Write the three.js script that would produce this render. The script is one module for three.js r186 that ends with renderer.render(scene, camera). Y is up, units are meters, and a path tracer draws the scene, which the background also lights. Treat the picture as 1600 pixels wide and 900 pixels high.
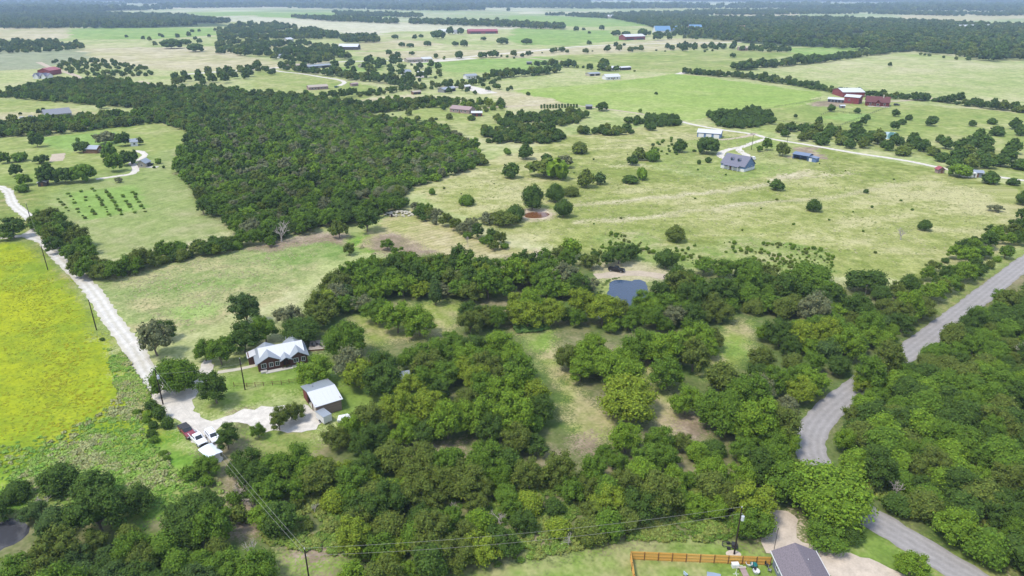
import * as THREE from 'three';
import { mergeGeometries } from 'three/addons/utils/BufferGeometryUtils.js';

// ---------------------------------------------------------------- camera, sky, sun, exposure
const H = 88, F = 1069, PITCH = Math.atan(460 / F), CP = Math.cos(PITCH), SP = Math.sin(PITCH);
const scene = new THREE.Scene();
const camera = new THREE.PerspectiveCamera(2 * Math.atan(450 / F) * 180 / Math.PI, 16 / 9, 1, 60000);
camera.position.set(0, H, 0);
camera.lookAt(0, H - SP * 100, -CP * 100);
camera.updateMatrixWorld();
const renderer = new THREE.WebGLRenderer({ antialias: true });
renderer.setSize(1024, 576);
renderer.toneMapping = THREE.LinearToneMapping;
renderer.toneMappingExposure = 1.72;
renderer.shadowMap.enabled = true;

function rng(seed) { let a = seed >>> 0; return () => { a = (a + 0x6D2B79F5) | 0; let t = Math.imul(a ^ (a >>> 15), 1 | a); t = (t + Math.imul(t ^ (t >>> 7), 61 | t)) ^ t; return ((t ^ (t >>> 14)) >>> 0) / 4294967296; }; }
// value noise on a lattice, -1..1
const LAT = new Float32Array(65536); { const r = rng(11); for (let i = 0; i < 65536; i++) LAT[i] = r() * 2 - 1; }
function vn(x, y) {
  const xi = Math.floor(x), yi = Math.floor(y); let u = x - xi, v = y - yi; u = u * u * (3 - 2 * u); v = v * v * (3 - 2 * v);
  const a = xi & 255, b = (xi + 1) & 255, c = (yi & 255) << 8, d = ((yi + 1) & 255) << 8;
  const p = LAT[a | c], q = LAT[b | c], s = LAT[a | d], t = LAT[b | d];
  return p + (q - p) * u + (s - p + (p - q - s + t) * u) * v;
}
const fbm = (x, y) => vn(x, y) * .55 + vn(x * 2.03 + 17, y * 2.03 + 5) * .28 + vn(x * 4.1 + 3, y * 4.1 + 29) * .17;

{ // hazy bright sky with thin broken cloud
  const w = 512, h = 256, a = new Float32Array(w * h * 4);
  for (let j = 0; j < h; j++) for (let i = 0; i < w; i++) {
    const el = ((j + .5) / h - .5) * Math.PI, az = (i + .5) / w * Math.PI * 2, s = Math.max(Math.sin(el), 0.0);
    const dx = Math.cos(el) * Math.cos(az), dz = Math.cos(el) * Math.sin(az), k = 1 / (s + .25);
    let c = fbm(dx * k * 1.4 + 40, dz * k * 1.4 + 40) * .9 + .42; c = Math.min(1, Math.max(0, c));
    const t = Math.pow(1 - s, 3), o = (j * w + i) * 4;
    const B = [.25 + .34 * t, .41 + .32 * t, .76 + .12 * t], C = [.98, 1.0, 1.04];
    for (let q = 0; q < 3; q++) a[o + q] = B[q] + (C[q] - B[q]) * c;
    a[o + 3] = 1;
  }
  const t = new THREE.DataTexture(a, w, h, THREE.RGBAFormat, THREE.FloatType);
  t.mapping = THREE.EquirectangularReflectionMapping; t.magFilter = THREE.LinearFilter; t.minFilter = THREE.LinearFilter; t.needsUpdate = true;
  scene.background = t; scene.environment = t; scene.environmentIntensity = 1;
}
const sun = new THREE.DirectionalLight(new THREE.Color(1, .95, .87), 2.5);
sun.position.set(-520, 1150, 60); sun.target.position.set(0, 0, -260); scene.add(sun, sun.target);
sun.castShadow = true; sun.shadow.radius = 22; sun.shadow.mapSize.set(4096, 4096);
Object.assign(sun.shadow.camera, { left: -500, right: 500, top: 500, bottom: -500, near: 10, far: 3000 });
scene.fog = new THREE.FogExp2(new THREE.Color(.58, .76, 1.0), 0.00011);

// ---------------------------------------------------------------- helpers
const V3 = THREE.Vector3;
const P = (px, py) => { const u = (px - 800) / F, v = (py - 450) / F, den = v * CP + SP; return [H * u / den, -H * (CP - v * SP) / den]; };
const PP = a => a.map(p => P(p[0], p[1]));
const toPix = (x, y, z) => { const d = y - H, f = -(z * CP) - d * SP, up = d * CP - z * SP; return [800 + F * x / f, 450 - F * up / f, f]; };
const s2l = c => { c /= 255; return c <= .04045 ? c / 12.92 : Math.pow((c + .055) / 1.055, 2.4); };
const l2s = c => 255 * (c <= .0031308 ? c * 12.92 : 1.055 * Math.pow(c, 1 / 2.4) - .055);
const ALB = .50;                                   // photographed ground colour -> base colour
const col = (r, g, b, k = 1) => new THREE.Color(s2l(r) * k, s2l(g) * k, s2l(b) * k);
const names = new Map();
function numbered(n) { const k = names.get(n) || 0; names.set(n, k + 1); return k ? `${n}_${String(k).padStart(3, '0')}` : n; }
function tag(o, label, category, group) { o.userData = { label, category }; if (group) o.userData.group = group; return o; }
function addThing(name, label, category, group) { const g = new THREE.Group(); g.name = numbered(name); tag(g, label, category, group); scene.add(g); return g; }
function sh(m) { m.castShadow = true; m.receiveShadow = true; return m; }
function part(parent, name, geo, mat) { const m = sh(new THREE.Mesh(geo, mat)); m.name = name; parent.add(m); return m; }
function struct(name, geo, mat, label) { const m = sh(new THREE.Mesh(geo, mat)); m.name = numbered(name); m.userData = { kind: 'structure' }; if (label) m.userData.label = label; scene.add(m); return m; }
function thingMesh(name, geo, mat, label, category, group) { const m = sh(new THREE.Mesh(geo, mat)); m.name = numbered(name); tag(m, label, category, group); scene.add(m); return m; }
// loose grass, soil and leaves have hardly any sheen
const mat = (c, rough = .9, extra = {}) => rough >= .95 ? new THREE.MeshPhysicalMaterial({ color: c, roughness: 1, specularIntensity: .2, ...extra }) : new THREE.MeshStandardMaterial({ color: c, roughness: rough, ...extra });
function inPoly(p, x, y) { let c = false; for (let i = 0, j = p.length - 1; i < p.length; j = i++) { const a = p[i], b = p[j]; if ((a[1] > y) !== (b[1] > y) && x < (b[0] - a[0]) * (y - a[1]) / (b[1] - a[1]) + a[0]) c = !c; } return c; }
const box = (w, h, d, x = 0, y = 0, z = 0) => { const g = new THREE.BoxGeometry(w, h, d); g.translate(x, y, z); return g; };
const cyl = (r0, r1, h, n = 8, x = 0, y = 0, z = 0) => { const g = new THREE.CylinderGeometry(r1, r0, h, n); g.translate(x, y + h / 2, z); return g; };
function bar(a, b, r0, r1 = r0, n = 6) { const A = new V3(...a), B = new V3(...b), d = B.clone().sub(A), l = d.length(); const g = new THREE.CylinderGeometry(r1, r0, l, n, 1); g.translate(0, l / 2, 0); g.applyQuaternion(new THREE.Quaternion().setFromUnitVectors(new V3(0, 1, 0), d.normalize())); g.translate(...a); return g; }
const merge = a => mergeGeometries(a.map(g => { const q = g.index ? g.toNonIndexed() : g; for (const k of Object.keys(q.attributes)) if (!['position', 'normal', 'uv'].includes(k)) q.deleteAttribute(k); if (!q.attributes.uv) q.setAttribute('uv', new THREE.BufferAttribute(new Float32Array(q.attributes.position.count * 2), 2)); return q; }));
function noiseTex(n, fn, srgb = true) { // tiling-free small texture, fn(i,j) -> [r,g,b] linear
  const a = new Uint8Array(n * n * 4);
  for (let j = 0; j < n; j++) for (let i = 0; i < n; i++) { const c = fn(i, j), o = (j * n + i) * 4; for (let q = 0; q < 3; q++) a[o + q] = Math.max(0, Math.min(255, srgb ? l2s(c[q]) : c[q] * 255)); a[o + 3] = 255; }
  const t = new THREE.DataTexture(a, n, n); t.wrapS = t.wrapT = THREE.RepeatWrapping; t.magFilter = THREE.LinearFilter; t.minFilter = THREE.LinearFilter; if (srgb) t.colorSpace = THREE.SRGBColorSpace; t.needsUpdate = true; return t;
}
// noise that wraps every n texels
const wrapNoise = (i, j, n, cells, off = 0) => { const s = cells / n, x = i * s, y = j * s, xi = Math.floor(x), yi = Math.floor(y); let u = x - xi, v = y - yi; u = u * u * (3 - 2 * u); v = v * v * (3 - 2 * v); const g = (a, b) => LAT[(((a % cells) + off) & 255) | ((((b % cells) + off * 3) & 255) << 8)]; return (g(xi, yi) * (1 - u) + g(xi + 1, yi) * u) * (1 - v) + (g(xi, yi + 1) * (1 - u) + g(xi + 1, yi + 1) * u) * v; };

// ---------------------------------------------------------------- ground cover
// colours as they look in daylight; two or three plant/soil tones each
const T = {
  pale: { c: [[196, 202, 134], [170, 188, 106], [218, 212, 162]], s: 14, m: .9 },
  meadow: { c: [[182, 186, 110], [152, 166, 80], [210, 204, 146]], s: 8, m: 1.15, streak: 1.3 },
  scrub: { c: [[170, 182, 104], [140, 168, 78], [200, 196, 140]], s: 5, m: 1.15 },
  front: { c: [[176, 184, 118], [142, 172, 86], [206, 194, 142]], s: 8, m: 1, streak: .6 },
  pasture: { c: [[172, 184, 102], [152, 174, 86], [196, 196, 132]], s: 11, m: .9 },
  mown: { c: [[168, 182, 108], [152, 174, 92], [188, 188, 132]], s: 12, m: .9, stripe: [.9, .42, 3.6, .04] },
  crop: { c: [[174, 196, 100], [162, 190, 90], [192, 202, 124]], s: 26, m: .9 },
  brightg: { c: [[160, 190, 98], [148, 180, 86], [182, 198, 120]], s: 10, m: .8 },
  lawn: { c: [[150, 176, 82], [134, 164, 70], [184, 182, 122]], s: 5, m: .8 },
  yellow: { c: [[172, 186, 42], [152, 178, 50], [186, 194, 38]], s: 7, m: 1.0, streak: .8 },
  ymid: { c: [[168, 186, 44], [146, 176, 50], [184, 192, 46]], s: 7, m: 1 }, ysoft: { c: [[150, 180, 58], [122, 166, 54], [178, 184, 82]], s: 6, m: 1.1 },
  yedge: { c: [[160, 184, 46], [136, 172, 52], [184, 188, 62]], s: 8, m: 1 },
  weeds: { c: [[138, 176, 68], [108, 158, 52], [174, 180, 104]], s: 5, m: 1.15 },
  verge: { c: [[156, 168, 88], [136, 158, 76], [188, 180, 122]], s: 4, m: 1 },
  floor: { c: [[134, 142, 86], [112, 138, 66], [166, 156, 118]], s: 6, m: 1 },
  soil: { c: [[176, 156, 130], [158, 146, 112], [196, 178, 152]], s: 6, m: 1 },
  glade: { c: [[192, 186, 126], [160, 176, 84], [208, 190, 146]], s: 6, m: 1.1, stripe: [.86, -.5, 3.4, .05] },
  dry: { c: [[214, 204, 158], [196, 194, 134], [226, 214, 178]], s: 18, m: .9 },
  stubble: { c: [[206, 194, 140], [184, 186, 112], [222, 208, 168]], s: 9, m: 1, stripe: [.62, .78, 2.6, .10] },
  hay: { c: [[226, 222, 184], [212, 214, 166], [236, 230, 200]], s: 40, m: .8 },
  greyf: { c: [[172, 178, 140], [164, 176, 128], [186, 186, 150]], s: 40, m: .6 },
  sand: { c: [[226, 206, 176], [214, 194, 162], [238, 222, 196]], s: 5, m: .8 },
  wood: { c: [[92, 112, 66], [80, 100, 56], [110, 124, 78]], s: 20, m: 1 },
  mud: { c: [[176, 140, 98], [150, 116, 76], [206, 190, 156]], s: 3, m: 1 },
  farmix: { c: [[196, 202, 150], [170, 188, 124], [222, 220, 184]], s: 130, m: 1.3 },
};
const TK = Object.keys(T), TI = Object.fromEntries(TK.map((k, i) => [k, i]));
for (const k of TK) T[k].l = T[k].c.map(c => c.map(v => s2l(v) * ALB));
function strip(pts, m) { const up = [], dn = []; for (const [x, y] of pts) { const d = m / (H / CP / (y + 10)) * .55; up.push([x, y - d * .5]); dn.unshift([x, y + d * .5]); } return up.concat(dn); }
const R = [ // [type, polygon in photo pixels], later ones lie over earlier ones
  ['farmix', [[-2500, -9], [4100, -9], [4100, 60], [-2500, 60]]],
  ['pale', [[-900, 34], [2500, 34], [2500, 420], [-900, 420]]],
  // far fields
  ['wood', [[-300, 22], [130, 20], [330, 33], [360, 41], [150, 45], [-300, 46]]], ['wood', [[1080, 58], [1010, 40], [960, 30], [1250, 30], [1500, 40], [1720, 48], [1720, 98], [1450, 84], [1200, 70]]],
  ['hay', [[150, 11], [390, 7], [400, 11], [180, 16]]], ['hay', [[400, 8], [700, 6], [820, 9], [560, 13], [400, 12]]],
  ['pale', [[300, 20], [420, 18], [480, 22], [380, 25]]], ['brightg', [[280, 19], [400, 18], [440, 22], [330, 26]]],
  ['dry', [[-200, 44], [140, 43], [145, 50], [90, 62], [-200, 63]]], ['brightg', [[110, 44], [330, 43], [345, 54], [230, 62], [110, 60]]],
  ['greyf', [[-200, 86], [130, 77], [135, 92], [60, 108], [-200, 118]]], ['dry', [[125, 76], [330, 72], [460, 104], [300, 112], [240, 108], [140, 94]]],
  ['brightg', [[395, 19], [640, 19], [660, 25], [500, 30], [400, 26]]],
  ['hay', [[390, 27], [520, 30], [660, 36], [880, 42], [900, 48], [700, 55], [560, 58], [520, 50], [400, 36]]],
  ['pale', [[620, 49], [900, 44], [905, 72], [640, 78], [560, 76], [560, 60]]], ['brightg', [[800, 44], [950, 48], [980, 62], [900, 70], [800, 70]]],
  ['dry', [[500, 70], [640, 62], [700, 70], [560, 80]]],
  ['dry', [[560, 82], [700, 78], [860, 76], [1060, 60], [1160, 64], [1060, 78], [900, 86], [620, 96]]],
  ['brightg', [[800, 24], [1000, 28], [1100, 34], [1050, 40], [900, 42], [780, 34]]], ['hay', [[820, 18], [900, 17], [910, 20], [810, 22]]],
  ['brightg', [[660, 98], [840, 88], [880, 104], [790, 114], [690, 112]]], ['dry', [[1400, 24], [1600, 20], [1620, 28], [1430, 36]]], ['pale', [[1010, 12], [1180, 9], [1160, 18], [1020, 20]]], ['dry', [[1100, 20], [1260, 18], [1240, 26], [1120, 24]]],
  ['pasture', [[870, 88], [1060, 80], [1180, 78], [1240, 84], [1170, 110], [1060, 115], [900, 108], [850, 100]]],
  ['pale', [[1170, 118], [1400, 81], [1440, 80], [1640, 98], [1640, 168], [1430, 152], [1300, 138]]], ['brightg', [[1215, 76], [1370, 72], [1395, 79], [1262, 93]]],
  ['pasture', [[400, 108], [470, 110], [540, 128], [600, 138], [560, 158], [440, 148], [390, 135]]], ['dry', [[500, 165], [600, 150], [640, 148], [650, 158], [520, 172]]],
  ['brightg', [[300, 152], [380, 146], [370, 162], [310, 160]]], ['brightg', [[520, 105], [600, 102], [590, 112], [530, 112]]],
  ['pasture', [[640, 165], [790, 160], [800, 190], [740, 215], [690, 195], [620, 185]]],
  ['dry', [[770, 140], [880, 158], [870, 172], [780, 168]]],
  ['pale', [[780, 130], [890, 108], [1010, 112], [1070, 114], [920, 132], [800, 142]]],
  ['crop', [[800, 142], [920, 132], [1060, 115], [1280, 144], [1270, 160], [1090, 188], [1010, 180], [880, 160]]],
  ['pasture', [[1190, 170], [1290, 160], [1400, 160], [1640, 180], [1640, 290], [1420, 240], [1200, 205], [1110, 195]]], ['brightg', [[1300, 178], [1360, 176], [1350, 190], [1280, 186]]], ['soil', [[1270, 158], [1310, 157], [1320, 167], [1270, 166]]],
  // left
  ['pasture', [[-200, 152], [100, 158], [210, 166], [120, 186], [-200, 192]]], ['dry', [[-200, 180], [60, 174], [130, 170], [150, 180], [-200, 196]]], ['pale', [[120, 162], [215, 168], [200, 174], [120, 172]]],
  ['pasture', [[-200, 212], [60, 216], [160, 198], [250, 188], [300, 200], [300, 230], [230, 270], [150, 300], [60, 320], [-200, 320]]], ['brightg', [[60, 215], [180, 205], [190, 225], [100, 240]]],
  ['verge', [[-200, 280], [60, 290], [80, 330], [30, 380], [-200, 380]]],
  ['mown', [[72, 305], [190, 258], [300, 225], [310, 300], [352, 345], [354, 362], [170, 408], [110, 378], [78, 338]]], ['brightg', [[100, 302], [215, 288], [232, 325], [135, 345]]],
  ['floor', [[310, 200], [420, 165], [560, 175], [700, 195], [755, 252], [640, 292], [620, 325], [480, 362], [380, 372], [330, 340], [275, 265]]],
  // right
  ['meadow', [[640, 296], [760, 252], [880, 212], [1020, 196], [1110, 196], [1640, 300], [1640, 360], [1470, 440], [1300, 430], [1050, 415], [880, 395], [760, 355], [700, 330]]],
  ['pasture', [[1020, 232], [1120, 214], [1210, 212], [1290, 238], [1240, 275], [1120, 282], [1030, 266]]], ['scrub', [[930, 372], [1010, 360], [1200, 372], [1290, 392], [1300, 425], [1050, 415], [940, 398]]], ['meadow', [[1010, 362], [1150, 366], [1120, 384], [1040, 380]]],
  ['soil', [[1230, 228], [1280, 230], [1290, 248], [1240, 245]]], ['sand', [[815, 328], [858, 326], [866, 336], [850, 346], [818, 344]]],
  // pale terrace lines across the meadow
  ['dry', strip([[890, 322], [1000, 311], [1139, 298], [1199, 289], [1289, 274], [1330, 266]], 2.2)], ['dry', strip([[900, 347], [1000, 340], [1124, 325], [1202, 315], [1285, 310], [1337, 302], [1412, 285]], 2.2)], ['pale', strip([[960, 262], [1010, 258], [1060, 268], [1130, 282]], 2)], ['dry', [[1205, 284], [1250, 268], [1285, 266], [1260, 282]]],
  // property
  ['floor', [[330, 700], [385, 640], [540, 690], [560, 600], [500, 560], [450, 520], [475, 470], [540, 420], [620, 396], [830, 397], [940, 412], [1250, 440], [1480, 470], [1700, 330], [1800, 1000], [-200, 1000], [-200, 790], [0, 780], [130, 740], [230, 720], [290, 700]]],
  ['front', [[95, 410], [165, 420], [250, 402], [350, 385], [470, 364], [560, 362], [590, 392], [500, 412], [440, 465], [380, 490], [300, 522], [240, 512], [212, 525], [180, 485]]], ['brightg', [[260, 480], [330, 470], [350, 490], [300, 505]]],
  ['soil', [[385, 388], [470, 366], [545, 362], [556, 384], [500, 378], [420, 396]]],
  ['weeds', [[545, 372], [580, 365], [590, 395], [560, 400]]],
  ['stubble', [[560, 390], [592, 345], [622, 326], [660, 330], [770, 375], [850, 398], [740, 402], [660, 395]]], ['soil', [[572, 372], [610, 360], [680, 395], [640, 400], [580, 395]]],
  ['sand', [[835, 388], [862, 396], [850, 406], [830, 400]]], ['dry', [[930, 412], [1000, 414], [1060, 430], [1060, 440], [1000, 436], [935, 442]]], ['pasture', [[930, 440], [1020, 436], [1012, 462], [930, 470]]],
  ['glade', [[545, 492], [640, 480], [690, 470], [740, 478], [690, 520], [640, 532], [560, 538]]], ['glade', [[800, 516], [862, 514], [885, 590], [930, 640], [1000, 655], [960, 690], [905, 715], [880, 650], [862, 590], [830, 545]]],
  ['lawn', [[808, 520], [858, 518], [864, 545], [820, 548]]], ['glade', [[1100, 545], [1160, 496], [1186, 515], [1165, 560], [1135, 592], [1085, 585]]], ['lawn', [[1120, 540], [1165, 525], [1160, 555], [1130, 560]]], ['glade', [[1000, 560], [1040, 572], [1020, 605], [1095, 650], [1095, 690], [1050, 690], [1000, 640]]],
  ['glade', [[1325, 470], [1375, 474], [1378, 484], [1328, 482]]], ['brightg', [[1330, 480], [1375, 484], [1370, 496], [1325, 492]]],
  ['soil', [[620, 700], [700, 690], [745, 700], [690, 722], [640, 718]]], ['soil', [[880, 690], [940, 680], [930, 712], [890, 714]]], ['soil', [[1050, 655], [1100, 645], [1100, 690], [1060, 690]]],
  ['lawn', [[515, 592], [590, 585], [640, 610], [600, 660], [545, 690], [520, 645]]], ['lawn', [[300, 645], [312, 630], [345, 600], [345, 575], [400, 545], [490, 560], [540, 575], [520, 610], [470, 612], [320, 658]]],
  ['soil', [[560, 570], [610, 570], [620, 590], [560, 600]]],
  ['lawn', [[380, 672], [440, 660], [500, 670], [470, 700], [400, 705]]], ['verge', [[400, 690], [480, 672], [520, 690], [470, 715], [400, 715]]],
  ['weeds', [[-200, 720], [0, 700], [150, 640], [220, 600], [262, 650], [296, 700], [335, 735], [360, 790], [330, 830], [260, 800], [230, 830], [120, 790], [-200, 800]]],
  ['ysoft', [[-200, 640], [90, 620], [200, 590], [250, 650], [262, 680], [200, 700], [120, 735], [0, 765], [-200, 770]]],
  ['yedge', [[-200, 560], [0, 560], [150, 560], [225, 600], [248, 650], [180, 680], [110, 700], [0, 730], [-200, 730]]],
  ['ymid', [[-200, 560], [0, 560], [140, 540], [200, 590], [170, 630], [80, 680], [0, 712], [-200, 712]]],
  ['yellow', [[-200, 380], [40, 380], [72, 412], [126, 470], [150, 512], [180, 580], [120, 610], [60, 660], [0, 690], [-200, 690]]],
  ['verge', [[-20, 366], [50, 372], [80, 380], [130, 450], [200, 555], [240, 612], [215, 592], [150, 512], [126, 470], [72, 412], [40, 380], [-20, 380]]],
  ['lawn', [[690, 905], [840, 868], [985, 848], [1090, 846], [1196, 852], [1210, 1000], [650, 1000]]], ['lawn', [[1265, 850], [1320, 806], [1352, 806], [1480, 900], [1620, 1000], [1280, 1000]]],
  ['lawn', [[440, 862], [520, 852], [560, 905], [430, 905]]], ['soil', [[470, 850], [540, 838], [540, 862], [500, 885], [470, 880]]], ['soil', [[360, 760], [398, 750], [412, 835], [385, 850], [366, 800]]],
  ['verge', [[1350, 800], [1400, 815], [1600, 905], [1700, 960], [1560, 960], [1480, 905]]], ['verge', [[1440, 520], [1500, 470], [1610, 398], [1610, 384], [1490, 455], [1400, 545], [1290, 640], [1240, 680], [1250, 690], [1330, 610]]],
  ['sand', [[1190, 808], [1210, 795], [1245, 805], [1242, 830], [1235, 852], [1190, 850]]],
].map(([t, p]) => [TI[t], PP(p)]);
const tiles = [ // x0, x1, z0 (near), z1 (far), width, height, edge warp
  [-230, 230, -40, -340, 2048, 1336, 2.2], [-720, 720, 60, -960, 2048, 1450, 5], [-2700, 2700, 300, -3700, 2048, 1517, 14], [-30000, 30000, 3000, -36000, 1024, 666, 60],
];
function paint([x0, x1, z0, z1, w, h, warp], ti) {
  const idx = new Uint8Array(w * h), sx = w / (x1 - x0), sz = h / (z0 - z1);
  for (const [t, p] of R) { // scan conversion
    let lo = 1e9, hi = -1e9; for (const q of p) { const j = (q[1] - z1) * sz; lo = Math.min(lo, j); hi = Math.max(hi, j); }
    for (let j = Math.max(0, Math.floor(lo)); j <= Math.min(h - 1, Math.ceil(hi)); j++) {
      const z = z1 + (j + .5) / sz, xs = [];
      for (let a = 0, b = p.length - 1; a < p.length; b = a++) if ((p[a][1] > z) !== (p[b][1] > z)) xs.push(((p[b][0] - p[a][0]) * (z - p[a][1]) / (p[b][1] - p[a][1]) + p[a][0] - x0) * sx);
      xs.sort((m, n) => m - n);
      for (let k = 0; k + 1 < xs.length; k += 2) { const A = Math.max(0, Math.round(xs[k])), B = Math.min(w, Math.round(xs[k + 1])); if (B > A) idx.fill(t, j * w + A, j * w + B); }
    }
  }
  const out = new Uint8Array(w * h * 4), r = rng(5 + ti), px = (x1 - x0) / w;
  const LUT = new Uint8Array(4097); for (let i = 0; i <= 4096; i++) LUT[i] = Math.round(Math.min(255, l2s(i / 4096)));
  const fine = Math.max(.55, px * 2.2), mid = Math.max(2.6, px * 5);
  for (let j = 0; j < h; j++) for (let i = 0; i < w; i++) {
    const x = x0 + (i + .5) / sx, z = z1 + (j + .5) / sz;
    const n1 = vn(x / (warp * 3.2) + 9, z / (warp * 3.2)), n2 = vn(x / (warp * 3.2) + 70, z / (warp * 3.2) + 31), f = vn(x / fine, z / fine), f2 = vn(x / fine * 2.3 + 5, z / fine * 2.3), m = vn(x / mid + 33, z / mid), jt = warp * .9;
    const wi = Math.min(w - 1, Math.max(0, Math.floor(i + (n1 * warp + m * jt * .7 + (r() - .5) * jt * (px < .3 ? 2.4 : 1)) * sx))), wj = Math.min(h - 1, Math.max(0, Math.floor(j + (n2 * warp + f * jt * .5 + (r() - .5) * jt * (px < .3 ? 2.4 : 1)) * sz)));
    const t = T[TK[idx[wj * w + wi]]], L = t.l, s = t.s;
    const st = t.streak || 0, q = fbm((x + z * .35 * st) / (s * (1 + st)) + 50, z / s / (1 + st * .0) + 20), q2 = vn(x / (s * .37), z / (s * .29) + 77), big = vn(x / (s * 4.5) + 5, z / (s * 4.5) + 8);
    let a = (q * .9 + big * .7 + m * .35 + f * .25) * t.m, g = 1 + f * .15 + f2 * .12 + m * .09 + q2 * .06 + (r() - .5) * .12;
    if (t.stripe) g += t.stripe[3] * Math.sin((x * t.stripe[0] + z * t.stripe[1] + n1 * .6) / t.stripe[2] * 6.2832) * (px < 1 ? 1 : .4);
    const o = (j * w + i) * 4, lo = a < 0 ? L[1] : L[2]; a = Math.min(1, Math.abs(a) * 1.15);
    const e = t.m > 1.15 ? 1 + f * .10 : 1;
    for (let k = 0; k < 3; k++) out[o + k] = LUT[Math.max(0, Math.min(4096, (L[0][k] + (lo[k] - L[0][k]) * a) * g * e * 4096)) | 0];
    out[o + 3] = 255;
  }
  const tx = new THREE.DataTexture(out, w, h); tx.colorSpace = THREE.SRGBColorSpace; tx.magFilter = THREE.LinearFilter; tx.minFilter = THREE.LinearFilter; tx.wrapS = tx.wrapT = THREE.ClampToEdgeWrapping; tx.needsUpdate = true;
  return mat(new THREE.Color(1, 1, 1), 1, { map: tx });
}
const groundMats = tiles.map(paint);
// flat polygons on the ground with the uv of one tile; geometry lies in xz
function flat(pts, tile, y, holes) {
  const s = new THREE.Shape(pts.map(p => new THREE.Vector2(p[0], -p[1])));
  if (holes) for (const hl of holes) s.holes.push(new THREE.Path(hl.map(p => new THREE.Vector2(p[0], -p[1]))));
  const g = new THREE.ShapeGeometry(s); g.rotateX(-Math.PI / 2); g.translate(0, y, 0);
  const p = g.attributes.position, uv = g.attributes.uv;
  for (let i = 0; i < p.count; i++) { if (tile == null) uv.setXY(i, p.getX(i), p.getZ(i)); else { const [x0, x1, z0, z1] = tiles[tile]; uv.setXY(i, (p.getX(i) - x0) / (x1 - x0), (p.getZ(i) - z1) / (z0 - z1)); } }
  return g;
}
const rect = ([x0, x1, z0, z1]) => [[x0, z0], [x1, z0], [x1, z1], [x0, z1]];
const groundGeo = mergeGeometries(tiles.map((t, i) => flat(rect(t), i, 0, i ? [rect(tiles[i - 1])] : null)), true);
struct('ground', groundGeo, groundMats);
function clipZ(p, lo, hi) { // keep lo <= z <= hi
  for (const [v, s] of [[lo, 1], [hi, -1]]) { const o = []; for (let i = 0; i < p.length; i++) { const a = p[i], b = p[(i + 1) % p.length], A = s * (a[1] - v) >= 0, B = s * (b[1] - v) >= 0; if (A) o.push(a); if (A !== B) { const t = (v - a[1]) / (b[1] - a[1]); o.push([a[0] + (b[0] - a[0]) * t, v]); } } p = o; if (!p.length) break; }
  return p;
}
function field(name, pix) { // a named stretch of grassland, same grass as the ground it is part of
  const w = PP(pix), gs = [], ms = [];
  for (const [t, lo, hi] of [[0, -340, -40], [1, -960, -340], [2, -3700, -960]]) { const c = clipZ(w, lo, hi); if (c.length > 2) { gs.push(flat(c, t, .012)); ms.push(groundMats[t]); } }
  if (gs.length) struct(name, mergeGeometries(gs, true), ms);
}
field('yellow_flower_field', [[-60, 380], [40, 380], [72, 412], [126, 470], [150, 512], [222, 598], [180, 676], [110, 700], [0, 728], [-60, 730]]);
field('meadow', [[640, 296], [760, 252], [880, 212], [1020, 196], [1110, 196], [1590, 296], [1590, 366], [1470, 440], [1300, 428], [1050, 414], [880, 394], [760, 352], [700, 328]]);
field('hay_meadow', [[115, 425], [250, 402], [350, 385], [470, 364], [556, 364], [570, 388], [500, 408], [440, 465], [380, 490], [300, 520], [240, 512], [212, 525], [180, 485]]);
field('stubble_field', [[560, 390], [592, 345], [622, 326], [660, 330], [770, 375], [850, 398], [740, 402], [660, 395]]);
field('orchard_field', [[78, 308], [190, 260], [296, 230], [308, 300], [350, 345], [352, 362], [170, 406], [112, 378], [80, 338]]);
field('crop_field', [[800, 142], [920, 132], [1060, 116], [1276, 144], [1266, 160], [1090, 187], [1010, 180], [880, 160]]);
field('pasture', [[1190, 170], [1290, 160], [1400, 160], [1640, 180], [1640, 280], [1420, 236], [1200, 203], [1120, 194]]);
field('pasture', [[1174, 118], [1400, 82], [1440, 81], [1640, 99], [1640, 166], [1430, 151], [1300, 137]]);
field('lawn', [[302, 645], [313, 630], [345, 600], [345, 575], [400, 545], [490, 560], [540, 575], [520, 610], [470, 611], [320, 657]]);
field('back_yard', [[700, 904], [840, 870], [985, 850], [1090, 848], [1194, 854], [1205, 960], [680, 960]]);
field('weedy_ground', [[-20, 730], [110, 702], [180, 678], [230, 640], [262, 655], [296, 700], [335, 735], [356, 790], [330, 826], [260, 798], [230, 826], [120, 790], [-20, 796]]);

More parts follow.
